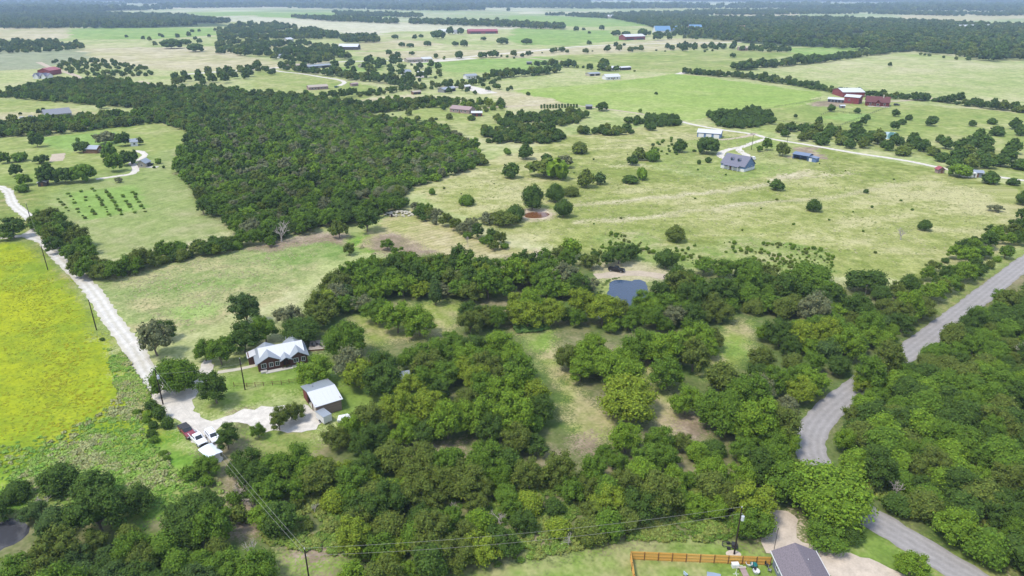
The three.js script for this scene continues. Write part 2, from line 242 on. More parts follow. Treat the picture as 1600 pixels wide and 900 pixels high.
// ---------------------------------------------------------------- roads, drives, water
function smoothLine(pts, step) { const c = new THREE.CatmullRomCurve3(pts.map(p => new V3(p[0], 0, p[1])), false, 'centripetal'); const n = Math.max(4, Math.round(c.getLength() / step)); return c.getSpacedPoints(n); }
function ribbon(pix, width, y, jag, seed) {
  const L = smoothLine(PP(pix), 1.6), r = rng(seed), pos = [], uv = [], idx = []; let along = 0;
  L.forEach((p, i) => {
    const a = L[Math.max(0, i - 1)], b = L[Math.min(L.length - 1, i + 1)], dx = b.x - a.x, dz = b.z - a.z, l = Math.hypot(dx, dz), nx = -dz / l, nz = dx / l;
    if (i) along += p.distanceTo(L[i - 1]);
    const w = Array.isArray(width) ? width[0] + (width[1] - width[0]) * i / (L.length - 1) : width;
    for (let k = 0; k < 5; k++) { const t = (k / 4 - .5) * w, e = (k === 0 || k === 4) ? (r() - .5) * jag : 0; pos.push(p.x + nx * (t + e), y, p.z + nz * (t + e)); uv.push(t / 10, along / 10); }
    if (i) for (let k = 0; k < 4; k++) { const o = (i - 1) * 5 + k; idx.push(o, o + 1, o + 5, o + 1, o + 6, o + 5); }
  });
  const g = new THREE.BufferGeometry(); g.setAttribute('position', new THREE.Float32BufferAttribute(pos, 3)); g.setAttribute('uv', new THREE.Float32BufferAttribute(uv, 2)); g.setIndex(idx); g.computeVertexNormals();
  if (g.attributes.normal.getY(0) < 0) { for (let i = 0; i < idx.length; i += 3) [idx[i + 1], idx[i + 2]] = [idx[i + 2], idx[i + 1]]; g.setIndex(idx); g.computeVertexNormals(); }
  return g;
}
const grit = (base, amp, seed, tint = [1, 1, 1]) => noiseTex(512, (i, j) => { const n = wrapNoise(i, j, 512, 10, seed) * .35 + wrapNoise(i, j, 512, 37, seed + 7) * .3 + wrapNoise(i, j, 512, 128, seed + 3) * .2 + LAT[(i * 131 + j * 7919 + seed * 77) & 65535] * .25; return base.map((c, k) => c * (1 + n * amp * (1 + (1 - tint[k]) * 0))); });
const L3 = (r, g, b) => [s2l(r) * ALB, s2l(g) * ALB, s2l(b) * ALB];
// tyre-worn tracks lie along the ribbon, u is metres across / 10
const tracked = (base, amp, seed, lanes, w, worn, mid) => noiseTex(512, (i, j) => { let t = (i / 512) * 10; if (t > 5) t -= 10; const n = wrapNoise(i, j, 512, 10, seed) * .35 + wrapNoise(i, j, 512, 37, seed + 7) * .3 + wrapNoise(i, j, 512, 128, seed + 3) * .2 + LAT[(i * 131 + j * 7919 + seed * 77) & 65535] * .25, wob = wrapNoise(0, j, 512, 9, seed + 5) * .18; let k = 0; for (const l of lanes) k = Math.max(k, Math.exp(-(((t + wob - l) / w) ** 2))); return base.map((c, q) => (mid[q] + (c * worn - mid[q]) * (.25 + .75 * k)) * (1 + n * amp)); });
const mAsphalt = mat(new THREE.Color(1, 1, 1), .95, { map: tracked(L3(190, 184, 179), .22, 3, [-2.2, -.75, .75, 2.2], .42, 1.06, L3(178, 172, 166)) });
const mDrive = mat(new THREE.Color(1, 1, 1), 1, { map: tracked(L3(252, 246, 234), .24, 25, [-.95, .95], .6, 1.0, L3(226, 218, 196)) });
const mGravel = mat(new THREE.Color(1, 1, 1), 1, { map: grit(L3(252, 243, 228), .30, 21) });
const mCaliche = mat(new THREE.Color(1, 1, 1), 1, { map: grit(L3(240, 222, 200), .26, 33) });
const mTan = mat(new THREE.Color(1, 1, 1), 1, { map: grit(L3(224, 206, 180), .26, 45) });
struct('road', ribbon([[1660, 372], [1600, 412], [1510, 481], [1425, 545], [1330, 612], [1278, 660], [1266, 698], [1292, 748], [1345, 798], [1400, 832], [1480, 880], [1560, 930], [1640, 990]], 6.2, .05, .5, 1), mAsphalt, 'pale grey paved country road winding between woods');
struct('gravel_driveway', ribbon([[-30, 285], [8, 296], [22, 320], [52, 345], [58, 358], [45, 366], [68, 377], [96, 405], [124, 432], [152, 465], [178, 505], [205, 540], [222, 568], [240, 598], [262, 622], [282, 650]], [4.0, 5.2], .04, .9, 2), mDrive, 'white gravel drive along the yellow field');
struct('gravel_driveway', ribbon([[50, 367], [20, 370], [-30, 374]], 3.5, .045, .6, 3), mGravel);
struct('gravel_driveway', ribbon([[205, 540], [216, 534], [228, 532], [240, 533]], 3, .045, .6, 4), mGravel);
function patch(name, pix, m, seed, y, jag = 1.2, label) { // irregular flat area
  const w = PP(pix), c = new THREE.CatmullRomCurve3(w.map(p => new V3(p[0], 0, p[1])), true, 'centripetal'), r = rng(seed);
  const n = Math.round(c.getLength() / 1.5), pts = c.getSpacedPoints(n).slice(0, -1).map(p => [p.x + (r() - .5) * jag, p.z + (r() - .5) * jag]);
  const g = flat(pts, null, y); const uv = g.attributes.uv; for (let i = 0; i < uv.count; i++) uv.setXY(i, uv.getX(i) / 10, uv.getY(i) / 10);
  return struct(name, g, m, label);
}
patch('gravel_yard', [[232, 600], [250, 612], [285, 612], [310, 585], [318, 562], [334, 566], [330, 585], [312, 608], [302, 630], [306, 648], [325, 656], [390, 640], [440, 632], [478, 632], [497, 645], [500, 664], [470, 676], [410, 672], [375, 660], [345, 664], [342, 690], [348, 722], [330, 716], [300, 690], [268, 640], [240, 622]], mGravel, 7, .055, 1.4, 'pale gravel yard and turning area before the ranch house');
struct('footpath', ribbon([[340, 582], [372, 577], [404, 570]], 1.5, .06, .15, 5), mat(col(236, 226, 200, ALB), .9), 'straight pale path to the ranch house');
patch('caliche_driveway', [[1190, 845], [1197, 822], [1198, 800], [1212, 796], [1243, 806], [1243, 828], [1252, 845], [1280, 856], [1340, 868], [1400, 892], [1460, 930], [1400, 960], [1330, 915], [1280, 890], [1220, 870], [1196, 862]], mCaliche, 9, .05, .7, 'cream gravel drive round the shingled house at the bottom');
for (const [p, w, m, l] of [
  [[[1040, 184], [1090, 196], [1130, 203], [1178, 210], [1200, 216], [1260, 226], [1330, 238], [1420, 252], [1500, 268], [1570, 278], [1700, 296]], 4, mGravel, 'long white lane across the right hand pasture'],
  [[[1200, 216], [1180, 222], [1158, 230], [1145, 232]], 4, mGravel], [[[1145, 232], [1128, 238], [1126, 244], [1134, 248]], 4.5, mGravel], [[[1153, 231], [1158, 238], [1166, 242], [1164, 248]], 4.5, mGravel], [[[1180, 208], [1166, 213], [1130, 218], [1100, 218]], 4, mTan],
  [[[1040, 184], [960, 172], [880, 164], [800, 166], [740, 170]], 4, mTan],
  [[[150, 280], [185, 275], [205, 272], [212, 262], [206, 255], [215, 250], [222, 247], [226, 242], [216, 236], [208, 236]], 3.4, mGravel, 'thin white track bending to the small pale cabin'], [[[88, 252], [90, 246], [92, 240]], 7, mTan],
  [[[418, 107], [440, 112], [470, 115], [500, 120], [530, 125], [538, 129], [530, 134]], 5, mGravel, 'white drive curving to the long low house'],
  [[[290, 116], [330, 113], [380, 110], [430, 106], [520, 97], [600, 95], [680, 93], [760, 86], [830, 80], [900, 73], [960, 70], [1040, 68], [1160, 66]], 11, mGravel, 'distant pale highway crossing the plain'], [[[640, 98], [690, 95], [740, 91]], 20, mGravel],
  [[[60, 97], [85, 108], [110, 115], [130, 124]], 7, mTan], [[[690, 138], [720, 135], [745, 140], [765, 146]], 18, mGravel], [[[640, 118], [665, 121]], 14, mGravel], [[[1060, 116], [1070, 113]], 10, mGravel], [[[1330, 157], [1400, 158], [1440, 155], [1470, 153]], 5, mTan], [[[930, 432], [985, 427], [1010, 428], [1060, 437]], 4.5, mTan, 'pale sandy track beside the pond'], [[[840, 396], [852, 404]], 4, mGravel],
  [[[220, 127], [250, 135], [275, 140]], 6, mTan], [[[800, 88], [850, 93], [880, 96]], 7, mTan],
]) struct(m === mGravel ? 'gravel_track' : 'dirt_track', ribbon(p, w, .04 + (w % 1) * .01, .8, 40 + Math.round(p[0][0])), m, l);
const ripple = noiseTex(256, (i, j) => { const v = .5 + wrapNoise(i, j, 256, 24, 60) * .25 + wrapNoise(i, j, 256, 60, 66) * .2; return [v, v, v]; }, false), water = (r, g, b, k) => new THREE.MeshPhysicalMaterial({ color: new THREE.Color(r, g, b), roughness: k, ior: 1.33, bumpMap: ripple, bumpScale: .02 }), mWater = water(.010, .034, .075, .04), mBrown = water(.13, .055, .02, .1), mMurk = water(.045, .045, .05, .06);
patch('pond', [[932, 478], [944, 463], [952, 450], [955, 441], [968, 437], [985, 439], [1000, 437], [1009, 442], [1013, 455], [1006, 470], [978, 484]], mWater, 12, .03, .8, 'dark blue pond behind the belt of trees');
patch('pond', [[930, 492], [950, 486], [952, 494], [936, 498]], mWater, 13, .03, .6);
patch('pond', [[-60, 848], [0, 815], [20, 812], [50, 822], [44, 836], [10, 856], [-60, 900]], mMurk, 14, .03, .8, 'murky grey pond at the left edge');
patch('pond', [[820, 334], [838, 331], [857, 333], [854, 339], [830, 341], [820, 339]], mBrown, 15, .03, .4, 'small rust brown stock pond in the meadow');
patch('pond', [[1366, 208], [1376, 206], [1398, 207], [1404, 212], [1390, 217], [1370, 216]], mat(new THREE.Color(.10, .22, .21), .1), 16, .03, .4, 'small turquoise pond among junipers');
// ---------------------------------------------------------------- trees: crowns of many leaf sprays on limbs
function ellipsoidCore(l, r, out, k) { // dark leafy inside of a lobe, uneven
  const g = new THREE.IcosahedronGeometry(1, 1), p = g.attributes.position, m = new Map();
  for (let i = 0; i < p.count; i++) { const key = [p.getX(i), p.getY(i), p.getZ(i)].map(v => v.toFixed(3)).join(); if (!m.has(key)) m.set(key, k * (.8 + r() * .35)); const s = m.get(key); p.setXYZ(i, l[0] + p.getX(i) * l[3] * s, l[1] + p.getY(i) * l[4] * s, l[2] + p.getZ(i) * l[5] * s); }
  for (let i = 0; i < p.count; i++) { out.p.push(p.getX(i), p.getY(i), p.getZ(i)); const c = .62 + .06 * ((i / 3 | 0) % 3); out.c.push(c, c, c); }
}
function crownGeo(lobes, n, size, seed, { low = -.45, core = .8, spread = .16, jit = .9 } = {}) {
  const r = rng(seed), out = { p: [], c: [] };
  for (const l of lobes) ellipsoidCore(l, r, out, core);
  const areas = lobes.map(l => l[3] * l[5] + l[3] * l[4] + l[4] * l[5]), tot = areas.reduce((a, b) => a + b);
  const N = new V3(), A = new V3(), B = new V3(), C = new V3();
  for (let i = 0; i < n; i++) {
    let q = r() * tot, k = 0; while (q > areas[k]) { q -= areas[k]; k++; } const l = lobes[k];
    let x, y, z; do { x = r() * 2 - 1; y = r() * 2 - 1; z = r() * 2 - 1; const d = Math.hypot(x, y, z); if (d > 1 || d < .1) { y = -9; continue; } x /= d; y /= d; z /= d; } while (y < low);
    const s = 1 - spread * .7 + (r() - .35) * spread * 1.6; C.set(l[0] + x * l[3] * s, l[1] + y * l[4] * s, l[2] + z * l[5] * s);
    if (C.y < .15) C.y = .15 + r() * .3;
    N.set(x + (r() - .5) * jit * 2, y + .45 + (r() - .5) * jit * 2, z + (r() - .5) * jit * 2).normalize();
    A.set(r() - .5, r() - .5, r() - .5).cross(N).normalize(); B.crossVectors(N, A);
    const a = size * (.55 + r() * .9), b = a * (.55 + r() * .5), bend = a * .28, t = .72 + r() * .56, yl = (r() - .4) * .22;
    // a spray: two leaf blades folded along the middle, pointed
    const P0 = C.clone().addScaledVector(A, -a * .6), P1 = C.clone().addScaledVector(A, a * .6), Q = C.clone().addScaledVector(B, b * .6).addScaledVector(N, -bend), Q2 = C.clone().addScaledVector(B, -b * .6).addScaledVector(N, -bend);
    for (const v of [P0, P1, Q, P1, P0, Q2]) { out.p.push(v.x, v.y, v.z); out.c.push(t * (1 + yl), t, t * (1 - yl)); }
  }
  const g = new THREE.BufferGeometry(); g.setAttribute('position', new THREE.Float32BufferAttribute(out.p, 3)); g.setAttribute('color', new THREE.Float32BufferAttribute(out.c, 3)); g.computeVertexNormals();
  return g;
}
function limbs(tops, r0, seed, base = .9) { // trunk forking into limbs that run into the crown
  const gs = [], r = rng(seed); const f = [(r() - .5) * .4, base, (r() - .5) * .4];
  gs.push(bar([0, -.1, 0], f, r0, r0 * .75, 7));
  for (const t of tops) { const m = [(f[0] + t[0]) / 2 + (r() - .5) * .5, (f[1] + t[1]) / 2 + .3, (f[2] + t[2]) / 2 + (r() - .5) * .5]; gs.push(bar(f, m, r0 * .62, r0 * .42, 5), bar(m, t, r0 * .42, r0 * .15, 5)); }
  return merge(gs);
}
// every kind: reference width and height in metres, several shapes
const KIND = {};
function broad(seed, lobesN, W, Ht, n, size, flat) { // many leafy heads on a dome round a dark inside
  const r = rng(seed), L = [], cy = Ht * .46, ry = Ht * (flat ? .36 : .42), rr = W * .34, lean = [(r() - .5) * W * .1, (r() - .5) * W * .1], ell = .82 + r() * .36;
  L.push([0, cy, 0, W * .30, Ht * .34, W * .30]);
  const N = lobesN * 2 + 5;
  for (let i = 0; i < N; i++) {
    const u = (i + .5) / N, y = .98 - 1.5 * u, a = i * 2.39996 + r() * .7, q = Math.sqrt(Math.max(.05, 1 - Math.min(1, y * y))), k = .78 + r() * .34, s = W * (.095 + r() * .085);
    L.push([Math.cos(a) * rr * q * k * ell + lean[0] * (y + .5), Math.max(s * .7, cy + y * ry * k), Math.sin(a) * rr * q * k / ell + lean[1] * (y + .5), s, s * (.72 + r() * .35), s]);
  }
  const o = { core: .62, spread: .34, jit: 1, low: -.45 };
  return { w: W, h: Ht, crown: crownGeo(L, n, size, seed + 1, o), half: crownGeo(L, Math.round(n * .45), size * 1.4, seed + 4, o), far: null, L, trunk: limbs(L.slice(4, 12).map(l => [l[0] * .8, l[1], l[2] * .8]), .22, seed + 2, Ht * .16), seed };
}
function juniper(seed, W, Ht, n, size, tall) {
  const r = rng(seed), L = [];
  L.push([0, Ht * .46, 0, W * .40, Ht * .46, W * .40]);
  for (let i = 0; i < 6; i++) { const a = i / 6 * 6.283 + r(), s = W * (.19 + r() * .07), y = Ht * (.22 + r() * (tall ? .3 : .36)); L.push([Math.cos(a) * W * .24, y, Math.sin(a) * W * .24, s, s * 1.1, s]); }
  for (let i = 0; i < 2; i++) { const a = r() * 6.283; L.push([Math.cos(a) * W * .08, Ht * (.66 + r() * .1), Math.sin(a) * W * .08, W * .2, Ht * .26, W * .2]); }
  return { w: W, h: Ht, crown: crownGeo(L, n, size, seed + 1, { low: -.75, core: .8, spread: .2, jit: .8 }), L, trunk: limbs([[.2, Ht * .5, 0], [-.2, Ht * .6, .1]], .16, seed + 2, Ht * .2), seed };
}
function bush(seed, W, Ht, n, size) {
  const r = rng(seed), L = [];
  for (let i = 0; i < 5; i++) { const a = i / 5 * 6.283 + r(), d = W * .22, s = W * (.22 + r() * .08); L.push([Math.cos(a) * d, Ht * (.38 + r() * .15), Math.sin(a) * d, s, Ht * (.36 + r() * .14), s]); }
  L.push([0, Ht * .55, 0, W * .26, Ht * .42, W * .26]);
  return { w: W, h: Ht, crown: crownGeo(L, n, size, seed + 1, { low: -.6, core: .7, spread: .25 }), L, trunk: limbs(L.slice(0, 4).map(l => [l[0], l[1], l[2]]), .07, seed + 2, .25), seed };
}
function deadTree(seed, W, Ht) {
  const r = rng(seed), gs = [], tips = [];
  const grow = (p, d, len, rad, lev) => { const e = p.clone().addScaledVector(d, len); gs.push(bar(p.toArray(), e.toArray(), rad, rad * .62, lev ? 4 : 6)); if (lev >= 3) { tips.push(e); return; } const n = lev ? 3 : 5; for (let i = 0; i < n; i++) { const q = d.clone().multiplyScalar(.7).add(new V3(r() - .5, (r() - .3) * .8, r() - .5).multiplyScalar(1.5)).normalize(); grow(e.clone().lerp(p, r() * .4), q, len * (.62 + r() * .3), rad * .58, lev + 1); } };
  grow(new V3(0, -.1, 0), new V3((r() - .5) * .3, 1, (r() - .5) * .3).normalize(), Ht * .3, .2, 0);
  return { w: W, h: Ht, crown: merge(gs), trunk: null, seed };
}
KIND.oak = [[101, 7, 9, 7.6], [102, 8, 9.5, 7.2], [103, 6, 8.4, 8.4], [104, 7, 9, 7.8], [105, 9, 10, 7.4]].map(a => broad(a[0], a[1], a[2], a[3], 3300, .27));
KIND.wide = [[111, 14, 14, 10], [112, 13, 14, 9.4]].map(a => broad(a[0], a[1], a[2], a[3], 6500, .34, true)); // big spreading crowns
KIND.pale = [[121, 6, 8.2, 6.6], [122, 7, 8.6, 6.2], [123, 6, 7.8, 7]].map(a => broad(a[0], a[1], a[2], a[3], 1700, .27, true)); // thin grey green mesquites
KIND.juniper = [[201, 6.4, 5.8], [202, 6.8, 5.4], [203, 6, 6.2], [204, 6.2, 5.8]].map(a => juniper(a[0], a[1], a[2], 2000, .27));
KIND.cone = [[221, 4.2, 7.2], [222, 4, 6.6]].map(a => juniper(a[0], a[1], a[2], 1300, .30, true));
KIND.bush = [[301, 3.4, 2.3], [302, 3.8, 2.1], [303, 3, 2.5]].map(a => bush(a[0], a[1], a[2], 620, .26));
KIND.dead = [[401, 6, 6.5], [402, 6, 5.5], [403, 7, 5]].map(a => deadTree(a[0], a[1], a[2]));
// distant versions of the same shapes with fewer, larger sprays
for (const k of ['oak', 'wide', 'pale', 'juniper', 'cone']) for (const q of KIND[k]) { q.mid = crownGeo(q.L, 420, .85, q.seed + 9, { low: -.5, core: .8, spread: .24 }); q.far = crownGeo(q.L, 90, 1.9, q.seed + 12, { low: -.3, core: .95 }); }
for (const q of KIND.bush) { q.mid = crownGeo(q.L, 110, .55, q.seed + 9, { core: .85 }); q.far = crownGeo(q.L, 30, 1, q.seed + 12, { core: .95 }); }
// leaf colours (base colour), each a plain tint
const LEAF = { // name: [linear rgb]
  deep: [.056, .098, .016], green: [.086, .150, .016], bright: [.118, .194, .017], yellowish: [.150, .204, .019], olive: [.096, .128, .022], grey: [.130, .145, .066], bluish: [.058, .098, .024], brown: [.11, .095, .06],
};
const TINTWORD = { deep: 'dark green', green: 'mid green', bright: 'fresh green', yellowish: 'yellow green', olive: 'olive green', grey: 'grey green', bluish: 'blue green', brown: 'brownish' };
const leafMat = {};
for (const k in LEAF) leafMat[k] = new THREE.MeshPhysicalMaterial({ color: new THREE.Color(...LEAF[k]), roughness: .9, specularIntensity: .2, vertexColors: true, side: THREE.DoubleSide });
const mWhiteLeaf = new THREE.MeshPhysicalMaterial({ color: new THREE.Color(1, 1, 1), roughness: .9, specularIntensity: .2, vertexColors: true, side: THREE.DoubleSide });
const mTrunk = mat(new THREE.Color(.17, .135, .105), .95), mDead = mat(new THREE.Color(.36, .32, .28), .95);
const MIX = { // leaf tints by kind
  wide: ['green', 'bright'], oak: ['green', 'green', 'deep', 'bright', 'green', 'olive', 'bright', 'deep', 'yellowish'], juniper: ['deep', 'olive', 'deep', 'bluish', 'deep', 'green'], cone: ['deep', 'bluish'], pale: ['grey', 'olive', 'grey', 'green'], bush: ['green', 'bright', 'olive', 'deep'], dead: ['brown'],
};
const KINDWORD = { wide: ['spreading_tree', 'spreading tree', 'tree'], oak: ['broadleaf_tree', 'leafy tree', 'tree'], pale: ['mesquite_tree', 'thin crowned tree', 'tree'], juniper: ['juniper_tree', 'juniper', 'juniper'], cone: ['upright_juniper', 'upright juniper', 'juniper'], bush: ['shrub', 'shrub', 'shrub'], dead: ['dead_tree', 'bare dead tree', 'tree'] };
const trees = [], cells = new Map();
function free(x, z, d) { const c = 6, i = Math.floor(x / c), j = Math.floor(z / c), n = Math.ceil(d / c); for (let a = i - n; a <= i + n; a++) for (let b = j - n; b <= j + n; b++) for (const t of cells.get(a * 100003 + b) || []) if ((t.x - x) ** 2 + (t.z - z) ** 2 < d * d) return false; return true; }
const rT = rng(77);
// no wood grows where buildings, yards, water and roads lie
const blocked = new Map(), block = (x, z, r) => { const c = 20, i0 = Math.floor((x - r) / c), i1 = Math.floor((x + r) / c), j0 = Math.floor((z - r) / c), j1 = Math.floor((z + r) / c); for (let i = i0; i <= i1; i++) for (let j = j0; j <= j1; j++) { const k = i * 100003 + j; if (!blocked.has(k)) blocked.set(k, []); blocked.get(k).push([x, z, r]); } };
const isBlocked = (x, z) => (blocked.get(Math.floor(x / 20) * 100003 + Math.floor(z / 20)) || []).some(b => (b[0] - x) ** 2 + (b[1] - z) ** 2 < b[2] * b[2]);
for (const [pts, r] of [[[[1660, 372], [1600, 412], [1510, 481], [1425, 545], [1330, 612], [1278, 660], [1266, 698], [1292, 748], [1345, 798], [1400, 832], [1480, 880], [1560, 930]], 5.5], [[[1212, 800], [1225, 825], [1260, 852], [1340, 870], [1420, 905]], 5], [[[145, 455], [178, 505], [222, 568], [282, 650]], 4.5], [[[1200, 216], [1330, 238], [1500, 268], [1700, 296]], 5], [[[418, 107], [440, 112], [500, 120], [530, 125]], 8]]) for (const p of smoothLine(PP(pts), 3)) block(p.x, p.z, r);
for (const [x, y, r] of [[975, 455, 11], [965, 428, 7], [1000, 430, 6], [945, 490, 4], [440, 560, 11], [500, 545, 5], [515, 625, 8], [632, 607, 4], [20, 838, 9], [0, 862, 9], [30, 868, 8], [-20, 880, 9], [1245, 880, 9], [1100, 870, 9], [1180, 880, 6], [1130, 890, 8], [838, 334, 7], [1385, 211, 12], [1140, 255, 14], [1108, 210, 14], [1255, 247, 11], [1310, 155, 22], [1335, 156, 20], [1370, 162, 22], [1515, 276, 10], [1470, 270, 5], [220, 258, 9], [156, 234, 7], [66, 289, 6], [210, 226, 7], [92, 182, 16], [68, 116, 26], [498, 138, 16], [545, 74, 34], [446, 88, 18], [500, 104, 24], [463, 104, 14], [571, 104, 10], [638, 116, 10], [658, 117, 10], [648, 95, 24], [668, 95, 16], [737, 122, 14], [705, 140, 14], [730, 138, 12], [718, 174, 12], [745, 180, 8], [755, 52, 70], [692, 52, 30], [992, 60, 40], [1036, 50, 40], [1060, 46, 40], [1088, 45, 40], [1097, 52, 26], [1158, 46, 44], [1255, 56, 34], [1280, 56, 20], [1166, 78, 18], [1500, 46, 40], [1525, 46, 50], [1548, 46, 40], [328, 700, 8], [300, 680, 7], [955, 120, 16]]) { const q = P(x, y); block(q[0], q[1], r); }
function plant(x, z, kind, w, o = {}) {
  const q = KIND[kind], proto = q[Math.floor(rT() * q.length)], s = w / proto.w;
  const t = { x, z, kind, proto, s, sy: s * (o.hk || (.82 + rT() * .42)), rot: rT() * 6.283, ...o };
  if (kind === 'juniper') { t.s *= 1.12; t.sy = o.hk ? t.s * o.hk * .85 : t.sy * .92; }
  t.tint = o.tint || MIX[kind][Math.floor(rT() * MIX[kind].length)];
  trees.push(t); const key = Math.floor(x / 6) * 100003 + Math.floor(z / 6); if (!cells.has(key)) cells.set(key, []); cells.get(key).push(t); return t;
}
// one tree by eye: foot in the photo, crown width in photo pixels
function tree(px, py, wpx, kind, label, tint, hk) { if (kind === 'oak' && wpx * H / CP / (py + 10) > 11.5) kind = 'wide'; const [x, z] = P(px, py), sc = H / CP / (py + 10); return plant(x, z, kind, wpx * sc, { hand: true, label, tint, hk }); }
// a wood or grove: polygon of the tree feet in the photo
function wood(name, pix, gap, mix, size, o = {}) {
  const w = PP(pix); let x0 = 1e9, x1 = -1e9, z0 = 1e9, z1 = -1e9; for (const p of w) { x0 = Math.min(x0, p[0]); x1 = Math.max(x1, p[0]); z0 = Math.min(z0, p[1]); z1 = Math.max(z1, p[1]); }
  const n = Math.min(60000, Math.round((x1 - x0) * (z1 - z0) / (gap * gap) * (o.tries || 3.2))), ks = Object.keys(mix), tot = ks.reduce((a, k) => a + mix[k], 0);
  for (let i = 0; i < n; i++) {
    const x = x0 + rT() * (x1 - x0), z = z0 + rT() * (z1 - z0); if (!inPoly(w, x, z)) continue;
    const cl = vn(x / (o.clump || 18) + 3, z / (o.clump || 18)); if (o.open && cl < o.open - .5) continue;
    let u = (rT() * .75 + (cl * .5 + .5) * .25) * tot, k = 0; while (k < ks.length - 1 && u > mix[ks[k]]) { u -= mix[ks[k]]; k++; }
    const wd = size[ks[k]] ? size[ks[k]][0] + rT() * (size[ks[k]][1] - size[ks[k]][0]) : 6, g = gap * (ks[k] === 'bush' ? .6 : ks[k] === 'dead' ? .7 : 1);
    if (isBlocked(x, z) || !free(x, z, g)) continue; plant(x, z, ks[k], wd, { zone: name, far: o.far, tint: o.tint && o.tint[Math.floor(rT() * o.tint.length)] });
  }
}
const line = (pts, m) => { const w = PP(pts), L = [], Rr = []; w.forEach((p, i) => { const a = w[Math.max(0, i - 1)], b = w[Math.min(w.length - 1, i + 1)], dx = b[0] - a[0], dz = b[1] - a[1], l = Math.hypot(dx, dz); L.push([p[0] - dz / l * m, p[1] + dx / l * m]); Rr.unshift([p[0] + dz / l * m, p[1] - dx / l * m]); }); return L.concat(Rr); };
function hedge(name, pts, width, gap, mix, size, o = {}) { const w = line(pts, width / 2); woodWorld(name, w, gap, mix, size, o); }
function woodWorld(name, w, gap, mix, size, o) { const pp = PPsave; PPsave = () => w; woodW(name, w, gap, mix, size, o); PPsave = pp; }
let PPsave = PP;
function woodW(name, w, gap, mix, size, o) {
  let x0 = 1e9, x1 = -1e9, z0 = 1e9, z1 = -1e9; for (const p of w) { x0 = Math.min(x0, p[0]); x1 = Math.max(x1, p[0]); z0 = Math.min(z0, p[1]); z1 = Math.max(z1, p[1]); }
  const n = Math.min(80000, Math.round((x1 - x0) * (z1 - z0) / (gap * gap) * 4)), ks = Object.keys(mix), tot = ks.reduce((a, k) => a + mix[k], 0);
  for (let i = 0; i < n; i++) { const x = x0 + rT() * (x1 - x0), z = z0 + rT() * (z1 - z0); if (!inPoly(w, x, z)) continue; if (o.open && vn(x / 15, z / 15) < o.open - .5) continue; let u = rT() * tot, k = 0; while (k < ks.length - 1 && u > mix[ks[k]]) { u -= mix[ks[k]]; k++; } const s = size[ks[k]]; if (isBlocked(x, z) || !free(x, z, gap)) continue; plant(x, z, ks[k], s[0] + rT() * (s[1] - s[0]), { zone: name, far: o.far, tint: o.tint && o.tint[Math.floor(rT() * o.tint.length)] }); }
}
const SZ = { oak: [6, 11], pale: [6, 9], juniper: [5, 7.5], cone: [3.6, 4.6], bush: [2.2, 4], dead: [4.5, 6.5] };
const SM = { oak: [4.6, 9], pale: [4.5, 8], juniper: [3.6, 7], cone: [3, 4], bush: [1.8, 3.4], dead: [4, 5.5] };
// --- trees one can point at
tree(339, 630, 60, 'oak', 'round dark tree on the lawn island inside the gravel yard', 'deep', 1.05);
tree(276, 612, 84, 'oak', 'broad tree beside the white drive where it widens into the gravel yard', 'green');
tree(246, 556, 62, 'pale', 'pale thin tree just above the broad tree by the drive', 'grey'); tree(260, 530, 46, 'oak', 'small dark tree at the top of the trio beside the drive', 'deep');
tree(357, 702, 44, 'oak', 'tall dark tree beside the parked white cars', 'deep', 1.1); tree(383, 746, 62, 'oak', 'dense dark tree just below the parked cars', 'deep'); tree(405, 684, 28, 'oak', 'small tree in front of the gravel drive between two others', 'green', 1.2);
tree(437, 672, 38, 'oak', 'left of two small trees beside the white roofed barn', 'olive', 1.15); tree(462, 657, 38, 'oak', 'right of two small trees beside the white roofed barn', 'olive', 1.15);
tree(492, 601, 66, 'oak', 'bright leafy tree in front of the ranch house between house and barn', 'bright'); tree(546, 595, 64, 'pale', 'tall pale tree with a visible light trunk right of the ranch house', 'grey', 1.35);
tree(322, 564, 40, 'oak', 'leftmost tree of the row behind the ranch house', 'green'); tree(347, 570, 50, 'oak', 'second tree of the row left of the ranch house', 'green'); tree(383, 550, 60, 'oak', 'tall tree close behind the left end of the ranch house', 'deep'); tree(416, 534, 52, 'oak', 'tree behind the middle of the ranch house roof', 'green');
tree(388, 506, 60, 'oak', 'lone rounded tree at the edge of the hay meadow above the house', 'bluish'); tree(455, 508, 48, 'pale', 'pale tree behind the ranch house at the meadow edge', 'grey'); tree(474, 533, 70, 'oak', 'large tree behind the right end of the ranch house', 'deep'); tree(540, 560, 72, 'oak', 'large dense tree beside the patio deck', 'green'); tree(505, 508, 60, 'pale', 'loose tree at the left end of the upper grove', 'olive');
tree(588, 506, 56, 'oak', 'left tree of the clump in the mown clearing', 'green'); tree(622, 520, 60, 'oak', 'middle tree of the clump in the mown clearing', 'bright'); tree(656, 525, 62, 'oak', 'right tree of the clump in the mown clearing', 'bright'); tree(681, 477, 25, 'cone', 'lone narrow dark tree standing in the glade', 'bluish', 1.15);
tree(546, 398, 24, 'pale', 'slim tree standing at the corner of the hay meadow', 'olive', 1.3); tree(531, 372, 34, 'pale', 'tall pale tree beside the stubble field corner', 'olive', 1.3); tree(574, 362, 44, 'oak', 'dark full tree left of the stubble field', 'deep'); tree(440, 378, 46, 'dead', 'big bare grey tree at the edge of the dense wood'); tree(606, 390, 26, 'oak', 'small round tree on the near edge of the stubble field', 'green');
